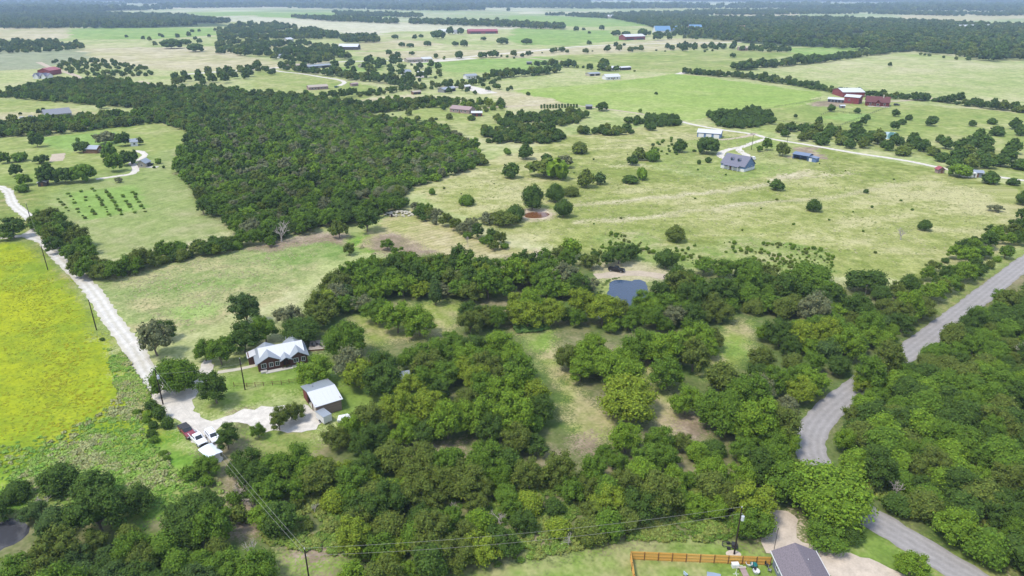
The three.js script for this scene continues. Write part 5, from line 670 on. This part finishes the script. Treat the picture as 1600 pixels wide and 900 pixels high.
building('field_shed', 'small open roof standing right of the long low house', 'shed', [550, 135], [560, 134], 4, 2.4, .8, 'x', 'pink', 'pink', { win: 0 });
building('hay_barn', 'dark walled long barn with a pale roof on the tan field', 'barn', [529, 78], [559, 78], 24, 5, 4, 'x', 'dark', 'white', { win: 0 });
for (const [n, l, a, b, d, h, ri, wm, rm] of [
  ['wooded_house', 'white house in front of the woodland on the plain', [436, 91], [455, 90], 10, 3.4, 2, 'white', 'metal'], ['wooded_house', 'pale roof showing inside the woodland on the plain', [450, 66], [459, 65], 12, 5, 3, 'cream', 'white'],
  ['long_shed', 'longest of the metal roofed sheds behind the hedge', [482, 108], [518, 105], 10, 3, 1.4, 'grey', 'metal'], ['long_shed', 'pale low roof left of the longest metal shed', [452, 107], [473, 105], 8, 3, 1.2, 'cream', 'tan'], ['farmhouse', 'pale house between trees right of the metal sheds', [567, 106], [576, 105], 9, 3, 1.8, 'cream', 'tan'],
  ['homestead', 'left white house of the homestead pair by the trees', [633, 118], [643, 117], 8, 4, 2, 'white', 'metal'], ['homestead', 'right white house of the homestead pair by the trees', [652, 119], [664, 119], 9, 3, 2, 'white', 'white'], ['roadside_building', 'left pale building beside the far highway', [637, 98], [659, 97], 14, 4, 2, 'stone', 'tan'], ['roadside_building', 'right pale building beside the far highway', [661, 97], [676, 96], 12, 4, 2, 'cream', 'white'],
  ['lone_house', 'white house standing alone below the far field', [729, 124], [746, 123], 9, 3.6, 1.6, 'white', 'metal'], ['farm_shed', 'metal roofed shed on the white yard among trees', [694, 145], [712, 142], 8, 3, 1.2, 'grey', 'metal'], ['farm_shed', 'small pale shed at the right of the white yard', [727, 140], [736, 139], 6, 3, 1, 'cream', 'white'],
  ['pink_house', 'pinkish long house beside the little red shed', [703, 175], [733, 178], 9, 3, 2, 'pink', 'pink'], ['red_shed', 'little red shed with a white roof beside the pinkish house', [737, 182], [753, 182], 5, 2.8, 1, 'red', 'white'], ['low_shed', 'low brown shed at the edge of the far thicket', [646, 148], [658, 147], 5, 2.4, .8, 'brown', 'tan'], ['low_shed', 'tiny white roof left of the pinkish house', [664, 164], [671, 163], 5, 2.6, .8, 'grey', 'white'],
  ['white_barn', 'white barn at the back of the white farm', [949, 111], [968, 110], 10, 3.6, 1.6, 'cream', 'white'], ['carport', 'open dark carport right of the white barn', [971, 110], [986, 109], 9, 3.2, 1, 'dark', 'white'], ['white_house', 'white farmhouse at the front of the white farm', [947, 125], [969, 124], 10, 3.2, 2.4, 'white', 'white'], ['green_shed', 'pale green roofed shed left of the white farmhouse', [921, 119], [938, 118], 9, 2.6, 1, 'cream', 'metal'],
  ['field_shelter', 'lone dark shelter in the far green field', [823, 101], [831, 101], 6, 3, .8, 'dark', 'grey'], ['field_shelter', 'dark shed at the near corner of the bright crop field', [916, 171], [925, 171], 6, 2.6, .9, 'dark', 'grey'],
  ['red_stable', 'very long red stable with white roof on the pale plain', [732, 53], [778, 52.5], 26, 6, 4, 'red', 'red'], ['white_homestead', 'white homestead left of the very long red stable', [685, 52], [700, 52], 18, 5, 4, 'white', 'white'], ['white_homestead', 'white house between two oaks by the very long red stable', [708, 53], [716, 53], 16, 5, 4, 'white', 'grey'],
  ['red_stable', 'red stable with a white roof before the blue roofed hall', [977, 63], [1008, 62], 24, 7, 4, 'red', 'white'], ['blue_hall', 'largest blue roofed hall on the far plain', [1024, 53], [1048, 53], 40, 7, 10, 'white', 'blue'], ['blue_hall', 'long blue roof right of the largest blue hall', [1050, 49], [1071, 48], 26, 5, 7, 'white', 'blue'], ['blue_hall', 'farther blue roof beside a pinkish building', [1078, 47], [1097, 47], 30, 6, 7, 'pink', 'blue'], ['blue_hall', 'lower blue roof behind the far oaks', [1090, 53], [1104, 53], 20, 5, 6, 'white', 'blue'],
  ['tile_roof_house', 'orange roofed mansion at the edge of the far wood', [1148, 48], [1168, 48], 24, 7, 5, 'white', 'orange'], ['white_house', 'small white house below the orange roofed mansion', [1156, 55], [1162, 55], 12, 5, 3, 'white', 'white'], ['pale_house', 'pale house in the far wood with light walls', [1244, 58], [1266, 57], 20, 5, 3, 'cream', 'tan'], ['pale_house', 'small white house right of the pale house in the far wood', [1277, 58], [1284, 57], 14, 5, 3, 'white', 'white'],
  ['long_house', 'long pinkish house at the far hedge beside dark trees', [1155, 79], [1177, 79], 12, 4, 2, 'pink', 'tan'], ['white_hall', 'very long low white hall inside the far wood', [1497, 46], [1553, 45], 20, 7, 4, 'cream', 'white'], ['pale_house', 'white roof at the distant field near the top', [950, 29], [959, 29], 30, 8, 5, 'cream', 'white'], ['pale_house', 'white roof beside the distant field near the top middle', [1018, 31], [1022, 31], 30, 8, 5, 'white', 'white'],
]) building(n, l, n.includes('hall') ? 'hall' : n.includes('shed') || n.includes('shelter') || n === 'carport' ? 'shed' : n.includes('stable') ? 'stable' : n.includes('barn') ? 'barn' : 'house', a, b, d, h, ri, 'x', wm, rm, n.includes('shed') || n.includes('carport') || n.includes('shelter') || n.includes('stable') ? bays(2, mDark) : { door: .5 });
// caravan and shelter, red playhouse
{ const g = addThing('caravan', 'white travel caravan parked below the junipers at the right', 'caravan'); const w = at(g, [1503, 278], [1525, 279]); const s = new THREE.Shape(); s.moveTo(0, .5); s.lineTo(w, .5); s.lineTo(w, 2.4); s.quadraticCurveTo(w, 2.9, w - .6, 2.9); s.lineTo(.7, 2.9); s.quadraticCurveTo(0, 2.9, 0, 2); s.closePath(); part(g, 'body', new THREE.ExtrudeGeometry(s, { depth: 2.4, bevelEnabled: true, bevelSize: .06, bevelThickness: .06, bevelSegments: 2 }).translate(0, 0, -2.4), mWhite); for (const x of [1.2, 3.4, 5.4]) part(g, 'window', box(.9, .7, .05, x, 1.9, .08), mGlass); part(g, 'door', box(.75, 1.8, .05, w - 1, 1.45, .08), W.grey); for (const x of [w * .5, w * .62]) { const q = part(g, 'wheel', new THREE.CylinderGeometry(.36, .36, .22, 14).rotateX(Math.PI / 2).translate(x, .36, -.1), mTyre); part(q, 'rim', new THREE.CylinderGeometry(.2, .2, .24, 10).rotateX(Math.PI / 2).translate(x, .36, -.1), mRim); } }
building('grey_shed', 'grey shed directly behind the white caravan', 'shed', [1521, 277], [1535, 278], 5, 2.6, .8, 'x', 'greyblue', 'greyM', { win: 0, door: .4 });
building('playhouse', 'small faded red and white playhouse in the meadow left of the caravan', 'playhouse', [1465, 271], [1475, 271], 3, 2.2, 1.2, 'z', 'pink', 'red', { win: 1, door: .6 });
// ---------------------------------------------------------------- vehicles
function wheels(g, xs, hw, r = .38) { for (const x of xs) for (const s of [-1, 1]) { const q = part(g, 'wheel', new THREE.CylinderGeometry(r, r, .26, 18).rotateX(Math.PI / 2).translate(x, r, s * hw), mTyre); part(q, 'rim', new THREE.CylinderGeometry(r * .58, r * .58, .28, 12).rotateX(Math.PI / 2).translate(x, r, s * hw), mRim); } }
const prof = (pts, depth, bev = .05) => { const s = new THREE.Shape(); pts.forEach((p, i) => i ? s.lineTo(...p) : s.moveTo(...p)); s.closePath(); return new THREE.ExtrudeGeometry(s, { depth: depth - bev * 2, bevelEnabled: true, bevelSize: bev, bevelThickness: bev, bevelSegments: 2 }).translate(0, 0, -depth / 2 + bev); };
function vehicle(name, label, px, py, toward, paint, kind) { // x is forward
  const g = addThing(name, label, kind === 'pickup' ? 'pickup truck' : kind === 'suv' ? 'car' : 'car'); const [x, z] = P(px, py), [a, b] = P(...toward); g.position.set(x, 0, z); g.rotation.y = Math.atan2(-(b - z), a - x);
  const m = mat(paint, .3, { metalness: .05 });
  if (kind === 'pickup') {
    part(g, 'body', prof([[-2.75, .55], [2.7, .5], [2.75, .95], [2.55, 1.12], [.95, 1.2], [-.75, 1.2], [-.75, .7], [-2.75, .7]], 1.95), m);
    part(g, 'bed_side', box(2, .55, .08, -1.75, .95, .93), m); part(g, 'bed_side', box(2, .55, .08, -1.75, .95, -.93), m); part(g, 'tailgate', box(.08, .52, 1.8, -2.74, .95, 0), m); part(g, 'bed_floor', box(1.95, .04, 1.76, -1.74, .73, 0), mDark);
    part(g, 'cabin', prof([[-.7, 1.2], [1.1, 1.18], [.45, 1.82], [-.55, 1.86]], 1.66, .06), m); part(g, 'windscreen', plate([1.17, 1.22, .7], [1.17, 1.22, -.7], [.53, 1.84, -.64], [.53, 1.84, .64], .03), mGlass); part(g, 'rear_window', box(.03, .4, 1.2, -.73, 1.55, 0), mGlass); for (const s of [-1, 1]) part(g, 'side_window', prof([[-.5, 1.28], [.75, 1.28], [.35, 1.72], [-.45, 1.74]], .02, .005).translate(0, 0, s * .845), mGlass);
    part(g, 'bumper', box(.16, .25, 1.86, 2.8, .55, 0), mDark); part(g, 'grille', box(.06, .26, 1.1, 2.79, .85, 0), mDark); for (const s of [-1, 1]) part(g, 'headlight', box(.08, .2, .36, 2.78, .9, s * .74), mWhite); wheels(g, [-1.75, 1.8], .87, .4);
  } else {
    part(g, 'body', prof([[-2.4, .5], [2.3, .45], [2.4, .85], [2.2, 1.0], [1, 1.12], [-2.4, 1.15]], 1.85), m); part(g, 'cabin', prof([[-2.35, 1.12], [1.0, 1.12], [.3, 1.7], [-2.1, 1.74]], 1.6, .07), m);
    part(g, 'windscreen', plate([1.1, 1.14, .68], [1.1, 1.14, -.68], [.4, 1.72, -.6], [.4, 1.72, .6], .03), mGlass); for (const s of [-1, 1]) part(g, 'side_window', prof([[-2.0, 1.22], [.65, 1.22], [.2, 1.6], [-1.9, 1.62]], .02, .005).translate(0, 0, s * .815), mGlass); part(g, 'rear_window', box(.03, .4, 1.3, -2.36, 1.45, 0), mGlass);
    part(g, 'bumper', box(.14, .26, 1.76, 2.4, .5, 0), mDark); for (const s of [-1, 1]) part(g, 'headlight', box(.08, .16, .34, 2.36, .86, s * .68), mWhite); part(g, 'roof_rack', merge([box(2, .05, .05, -.9, 1.84, .6), box(2, .05, .05, -.9, 1.84, -.6)]), mDark); wheels(g, [-1.5, 1.5], .83, .36);
  } return g;
}
const whitePaint = col(252, 252, 255, .74);
{ const g = vehicle('pickup_truck', 'dark red pickup with a black bed cover at the yard edge', 293, 678, [302, 688], col(176, 70, 88, .42), 'pickup'); part(g, 'bed_cover', box(2.1, .1, 1.95, -1.75, 1.26, 0), mDark); g.children.find(c => c.name === 'cabin').material = mDark; }
vehicle('pickup_truck', 'white pickup parked behind the white canopy', 310, 690, [321, 701], whitePaint, 'pickup');
vehicle('sport_utility_car', 'white car parked nearest the tall dark tree', 333, 686, [343, 698], whitePaint, 'suv');
{ const g = addThing('canopy', 'pale canopy sheet in front of the white pickup', 'canopy'); const [x, z] = P(331, 716); g.position.set(x, 0, z); g.rotation.y = -.72; const r = new THREE.BoxGeometry(4.6, .06, 3, 10, 1, 8), p = r.attributes.position; for (let i = 0; i < p.count; i++) p.setY(i, p.getY(i) + 2.1 - (p.getZ(i) / 1.5) ** 2 * .25 + vn(p.getX(i) * 1.3, p.getZ(i) * 1.3) * .07); r.computeVertexNormals(); part(g, 'cover', r, mat(col(236, 244, 255, .66), .6)); for (const [a, b] of [[-2.1, -1.4], [2.1, -1.4], [-2.1, 1.4], [2.1, 1.4]]) part(g, 'pole', cyl(.04, .04, 1.86, 6, a, 0, b), mRim); }
vehicle('parked_car', 'white car on bare ground left of the wide grey house', 36, 186, [44, 186], whitePaint, 'suv'); vehicle('parked_car', 'dark car at the left end of the wide grey house', 67, 184, [73, 184], col(70, 72, 80, .4), 'suv'); vehicle('parked_car', 'silver car beside the white car left of the grey house', 50, 184, [57, 183.5], col(210, 214, 220, .5), 'suv'); vehicle('parked_car', 'dark car beside the small pale cabin', 234, 259, [240, 257], col(50, 60, 90, .4), 'suv'); vehicle('parked_car', 'white car behind the right end of the blue grey house', 1176, 249, [1170, 245], whitePaint, 'suv'); vehicle('parked_car', 'dark car right of the brown red roofed house', 1401, 165, [1408, 165], col(60, 64, 72, .4), 'suv'); vehicle('parked_car', 'teal car beside the long low house', 526, 137, [532, 136], col(60, 130, 130, .4), 'suv');
vehicle('pickup_truck', 'small dark pickup on the sandy track behind the pond', 963, 424, [970, 425], col(44, 46, 50, .4), 'pickup');
// ---------------------------------------------------------------- poles and wires
const tops = {};
function pole(key, px, py, h, label, can) {
  const g = addThing('utility_pole', label, 'utility pole'); const [x, z] = P(px, py); g.position.set(x, 0, z); part(g, 'pole', cyl(.16, .11, h, 8), mat(col(74, 62, 56, .5), .95)); part(g, 'insulator', merge([cyl(.05, .07, .3, 8, 0, h, 0), cyl(.04, .05, .2, 8, .18, h - 1.3, 0)]), mWhite);
  if (can) { part(g, 'transformer', merge([cyl(.27, .27, .85, 14, .38, h - 2.5, .1), cyl(.1, .06, .25, 8, .38, h - 1.65, .1)]), mat(col(226, 230, 236, .6), .5)); part(g, 'bracket', box(.3, .08, .08, .18, h - 2.1, .05), mDark); }
  tops[key] = [x, h, z];
}
pole('a', 1147, 866, 10, 'dark utility pole with a pale transformer behind the wooden fence', true); pole('b', 487, 930, 9.5, 'short looking utility pole cut by the bottom edge', false); pole('c', 255, 632, 9.5, 'utility pole with a transformer beside the gravel yard', true); pole('d', 151, 516, 9.5, 'utility pole on the verge halfway along the white drive', false); pole('e', 75, 422, 9, 'utility pole on the verge at the top of the yellow field', false); pole('f', 383, 609, 8.5, 'thin pole on the lawn before the ranch house', false); pole('g', 49, 347, 8, 'pole by the bend of the white drive', false); pole('h', 1174, 234, 9, 'pole standing by the lane near the blue grey house', false); pole('i', 1230, 222, 9, 'pole at the lane above the blue open shed', false);
const mWire = mat(col(190, 186, 176, .55), .6);
function wire(a, b, drop, sag, label) { const A = tops[a], B = tops[b], c = []; for (let i = 0; i <= 24; i++) { const t = i / 24; c.push(new V3(A[0] + (B[0] - A[0]) * t, A[1] - drop + (B[1] - A[1]) * t - sag * 4 * t * (1 - t), A[2] + (B[2] - A[2]) * t)); } thingMesh('power_line', new THREE.TubeGeometry(new THREE.CatmullRomCurve3(c), 40, .016, 5), mWire, label, 'power line'); }
wire('a', 'b', -.25, 1.2, 'upper wire from the fence side pole to the pole at the bottom'); wire('a', 'b', 1.2, 1.5, 'lower wire from the fence side pole to the pole at the bottom'); wire('b', 'c', -.25, 1.1, 'upper wire from the bottom pole up to the gravel yard pole'); wire('b', 'c', 1.2, 1.5, 'lower wire from the bottom pole up to the gravel yard pole'); wire('c', 'd', -.25, .9, 'wire over the verge from gravel yard pole to drive pole'); wire('d', 'e', -.2, .9, 'wire over the verge along the top of the drive'); wire('c', 'f', 1.2, .6, 'thin service wire from the gravel yard pole to the lawn pole'); wire('e', 'g', -.1, .8, 'wire from the verge pole to the pole at the drive bend');
// ---------------------------------------------------------------- small things
{ const r = rng(9), gs = []; for (let i = 0; i < 90; i++) { const g = new THREE.IcosahedronGeometry(.25 + r() * .5, 0), a = r() * 6.283, d = Math.sqrt(r()); g.scale(1, .6, 1); g.rotateY(r() * 6); g.translate(Math.cos(a) * d * 6.5, .15 + (1 - d) * 1.3, Math.sin(a) * d * 4); gs.push(g); } const m = thingMesh('rock_pile', merge(gs), mat(col(238, 230, 206, .5), .95), 'pale heap of broken rock at the top of the stubble field', 'rock pile'); const [x, z] = P(624, 335); m.position.set(x, 0, z); m.userData.kind = 'stuff'; }
{ const g = addThing('barrel', 'dark barrel standing near the rock heap', 'barrel'); const [x, z] = P(612, 339); g.position.set(x, 0, z); part(g, 'drum', cyl(.42, .42, 1.3, 16), mat(col(80, 40, 34, .4), .6)); part(g, 'rim', merge([cyl(.45, .45, .06, 16, 0, .4), cyl(.45, .45, .06, 16, 0, .85), cyl(.45, .45, .06, 16, 0, 1.28)]), mDark); }
{ const g = addThing('brush_pile', 'heap of pale cut branches and boards in the scrub below the cars', 'brush pile'); const [x, z] = P(382, 778); g.position.set(x, 0, z); const r = rng(19); for (let i = 0; i < 26; i++) { const a = r() * 3.14, l = 1 + r() * 1.4, cx = (r() - .5) * 3, cz = (r() - .5) * 2.4, y = .15 + r() * .7; part(g, 'branch', bar([cx - Math.cos(a) * l, y, cz - Math.sin(a) * l], [cx + Math.cos(a) * l, y + (r() - .3) * .5, cz + Math.sin(a) * l], .05 + r() * .04, .03, 5), mDead); } part(g, 'board', box(2.6, .06, .35, 1.4, .7, 1.2), W.cream); }
{ // yard things
  const put = (g, px, py, ry = 0) => { const [x, z] = P(px, py); g.position.set(x, 0, z); g.rotation.y = ry; };
  { const g = addThing('storage_box', 'white lidded storage box against the wooden fence', 'box'); put(g, 1148, 886, .05); part(g, 'box', box(1.1, .75, .6, 0, .38, 0), mWhite); part(g, 'lid', box(1.18, .1, .68, 0, .8, 0), mWhite); }
  { const g = addThing('grey_tarp', 'grey blue sheet lying on the lawn at the bottom edge', 'tarp'); put(g, 1115, 903, -.3); const s = new THREE.BoxGeometry(2.2, .05, 2, 8, 1, 8), p = s.attributes.position; for (let i = 0; i < p.count; i++) p.setY(i, p.getY(i) + .12 + vn(p.getX(i) * 1.8, p.getZ(i) * 1.8) * .07); s.computeVertexNormals(); part(g, 'sheet', s, mat(col(170, 186, 206, .5), .7)); }
  { const g = addThing('garden_table', 'pale wooden table near the bottom of the back yard', 'table'); put(g, 1162, 899, .05); part(g, 'tabletop', box(1, .06, 1.8, 0, .74, 0), W.pink); for (const [x, z] of [[-.42, -.8], [.42, -.8], [-.42, .8], [.42, .8]]) part(g, 'leg', box(.08, .72, .08, x, .36, z), mWood); part(g, 'bench', box(1.6, .06, .35, 0, .45, -1.3), W.cream); }
  { const g = addThing('clothes_rack', 'thin white clothes rack standing on the lawn beside the table', 'rack'); put(g, 1150, 897); part(g, 'pole', cyl(.04, .04, 1.9, 6), mWhite); part(g, 'cross_bar', box(1.7, .05, .05, 0, 1.85, 0), mWhite); part(g, 'foot', merge([box(1, .05, .06, 0, .03, 0), box(.06, .05, 1, 0, .03, 0)]), mWhite); }
  const toys = [['white plastic tub in the clutter by the fence', 1170, 884, mWhite], ['teal plastic tub in the clutter by the fence', 1177, 886, mat(col(40, 150, 150, .5), .5)], ['white tub nearest the bottom in the yard clutter', 1181, 896, mWhite]];
  for (const [l, x, y, m] of toys) { const g = addThing('plastic_tub', l, 'tub'); put(g, x, y, x); part(g, 'tub', new THREE.LatheGeometry([[0, .02], [.42, .02], [.55, .6], [.58, .6], [.58, .66], [.5, .66], [.38, .08], [0, .08]].map(p => new THREE.Vector2(...p)), 18), m); part(g, 'handle', new THREE.TorusGeometry(.14, .03, 6, 10, Math.PI).translate(0, .62, .56), mDark); }
  const chairs = [['black chair beside the wall of the shingled house', 1198, 885, mDark, .4], ['grey chair below the black chair by the shingled house', 1202, 893, W.grey, 1.1], ['white and blue chair alone on the back lawn', 1071, 900, mat(col(200, 220, 240, .6), .5), 2.2], ['dark chair among the tubs in the yard', 1178, 891, mDark, 2.8]];
  for (const [l, x, y, m, r] of chairs) { const g = addThing('lawn_chair', l, 'chair'); put(g, x, y, r); part(g, 'seat', box(.55, .06, .55, 0, .42, 0), m); part(g, 'backrest', box(.55, .6, .06, 0, .75, -.26), m); for (const [a, b] of [[-.24, -.24], [.24, -.24], [-.24, .24], [.24, .24]]) part(g, 'leg', box(.045, .42, .045, a, .21, b), mRim); }
  { const g = addThing('trailer_frame', 'small black trailer frame at the foot of the pole behind the fence', 'trailer'); put(g, 1140, 855, -.25); part(g, 'frame', merge([box(2.6, .1, .1, 0, .5, .5), box(2.6, .1, .1, 0, .5, -.5), box(.1, .1, 1.1, -1.25, .5, 0), box(.1, .1, 1.1, 1.25, .5, 0), box(.9, .5, .9, .7, .75, 0)]), mDark); for (const s of [-.65, .65]) part(g, 'wheel', new THREE.CylinderGeometry(.32, .32, .18, 14).rotateX(Math.PI / 2).translate(-.2, .32, s), mTyre); }
  struct('gravel_pad', (() => { const [x, z] = P(1146, 866); const g = new THREE.CircleGeometry(1.3, 24); g.rotateX(-Math.PI / 2); g.scale(1, 1, .7); g.translate(x, .06, z); return g; })(), mCaliche);
  { const g = addThing('vent_mast', 'thin dark mast rising at the back corner of the shingled house', 'mast'); put(g, 1209, 861); part(g, 'mast', cyl(.05, .04, 4.6, 6), mDark); part(g, 'cap', cyl(.09, .05, .2, 8, 0, 4.6), mDark); }
}
// tall weeds on the rough ground below the yellow field and reeds by the grove
function weedsOver(name, label, pix, n, size, tints, seed, fade = 0, hk = .8) {
  const r = rng(seed), w = PP(pix); let x0 = 1e9, x1 = -1e9, z0 = 1e9, z1 = -1e9; for (const p of w) { x0 = Math.min(x0, p[0]); x1 = Math.max(x1, p[0]); z0 = Math.min(z0, p[1]); z1 = Math.max(z1, p[1]); }
  const L = []; for (let i = 0; i < 5; i++) L.push([Math.cos(i * 1.3) * .35, .3, Math.sin(i * 1.3) * .35, .38, .34, .38]);
  const geo = crownGeo(L, 46, .34, seed, { core: .5, spread: .4, low: -.2 }), list = [];
  for (let i = 0; i < n * 4 && list.length < n; i++) { const x = x0 + r() * (x1 - x0), z = z0 + r() * (z1 - z0), d = vn(x / 6, z / 6) * .6 + vn(x / 2.2, z / 2.2) * .4; if (!inPoly(w, x, z) || (fade && isBlocked(x, z))) continue; let e = 1e9; if (fade) for (let a = 0, b = w.length - 1; a < w.length; b = a++) { const ux = w[a][0] - w[b][0], uz = w[a][1] - w[b][1], t = Math.max(0, Math.min(1, ((x - w[b][0]) * ux + (z - w[b][1]) * uz) / (ux * ux + uz * uz))); e = Math.min(e, Math.hypot(x - w[b][0] - ux * t, z - w[b][1] - uz * t)); }
    if (fade ? r() < e / fade : d > -.25 + (r() - .5) * .5) list.push([x, z, size * (.5 + r() * .8) * (.8 + d * .6), r() * 6.28, tints[Math.min(tints.length - 1, Math.floor((d * .8 + .5 + (r() - .5) * .6) * tints.length))] || tints[0]]); }
  const im = new THREE.InstancedMesh(geo, mWhiteLeaf, list.length); im.castShadow = im.receiveShadow = true; list.forEach(([x, z, s, a, c], i) => { M4.compose(new V3(x, 0, z), Q4.setFromAxisAngle(UPV, a), new V3(s, s * hk, s)); im.setMatrixAt(i, M4); const v = .85 + r() * .3; im.setColorAt(i, new THREE.Color(c[0] * v, c[1] * v, c[2] * v)); });
  im.name = numbered(name); im.userData = { kind: 'stuff', label, category: 'weeds' }; scene.add(im);
}
const WG = [[.15, .27, .045], [.19, .31, .05], [.23, .31, .07], [.28, .29, .12]];
weedsOver('tall_weeds', 'tall green weeds between the yellow field and the bottom left thicket', [[-20, 700], [100, 672], [180, 622], [222, 600], [262, 660], [300, 702], [342, 740], [364, 792], [330, 836], [260, 806], [230, 836], [120, 800], [-20, 806]], 6400, .9, WG, 71, 26);
weedsOver('tall_weeds', 'bright weeds along the bank beside the white drive', [[160, 545], [185, 545], [235, 618], [228, 640], [190, 625]], 900, 1.1, WG, 73);
weedsOver('field_flowers', 'yellow flowering plants covering the field at the left', [[-20, 385], [40, 385], [72, 414], [126, 472], [150, 514], [180, 580], [234, 662], [140, 726], [-20, 764]], 15000, .42, [[.24, .31, .04], [.28, .33, .035], [.31, .345, .03], [.34, .35, .025]], 75, 26, .6);
weedsOver('reeds', 'bright green reeds at the foot of the grove left of the pond', [[805, 512], [850, 506], [858, 514], [810, 520]], 240, 1.5, [[.09, .17, .035], [.10, .18, .04]], 77);
weedsOver('rough_grass', 'tufts of rough grass along the paved road', [[1355, 800], [1400, 815], [1600, 905], [1640, 940], [1580, 940], [1480, 885]], 1400, .42, [[.26, .27, .10], [.20, .25, .07], [.34, .31, .16]], 79, 3, .7);
weedsOver('undergrowth', 'low green undergrowth beneath the bottom thicket', [[410, 745], [720, 735], [900, 740], [1180, 775], [1180, 845], [980, 845], [840, 872], [690, 905], [560, 920], [545, 870], [410, 850]], 3600, 1.15, [[.08, .14, .02], [.12, .18, .03], [.15, .18, .04]], 81);
weedsOver('undergrowth', 'low green undergrowth beneath the wood right of the road', [[1320, 700], [1440, 580], [1600, 460], [1640, 470], [1640, 900], [1440, 815], [1340, 765]], 3600, 1.15, [[.08, .14, .02], [.12, .18, .03], [.15, .18, .04]], 83);

weedsOver('field_flowers', 'thin scatter of yellow plants where the field runs out into weeds', [[40, 740], [110, 690], [200, 600], [228, 632], [262, 664], [200, 720], [120, 770]], 900, .5, [[.22, .33, .04], [.28, .36, .03]], 85, 20, .7);
weedsOver('meadow_grass', 'tufts of dry and green grass over the right hand meadow', [[640, 300], [760, 256], [880, 216], [1110, 200], [1590, 300], [1590, 366], [1470, 440], [1300, 428], [1050, 414], [880, 394], [760, 352]], 12000, .62, [[.20, .24, .08], [.28, .30, .13], [.38, .36, .19], [.24, .27, .09]], 87, 12, .38);
weedsOver('meadow_grass', 'tufts of dry and green grass over the hay meadow', [[125, 430], [250, 404], [350, 388], [470, 368], [550, 368], [500, 408], [440, 465], [380, 490], [300, 520], [240, 512], [212, 522], [180, 485]], 3500, .45, [[.18, .25, .07], [.28, .30, .13], [.36, .34, .18]], 89, 8, .4);
weedsOver('pond_reeds', 'rough reeds round the dark blue pond', [[932, 470], [944, 448], [955, 438], [972, 434], [994, 434], [1012, 440], [1008, 437], [990, 431], [965, 432], [946, 440], [930, 462]], 260, .8, [[.16, .20, .06], [.12, .18, .04]], 91);
renderer.render(scene, camera);
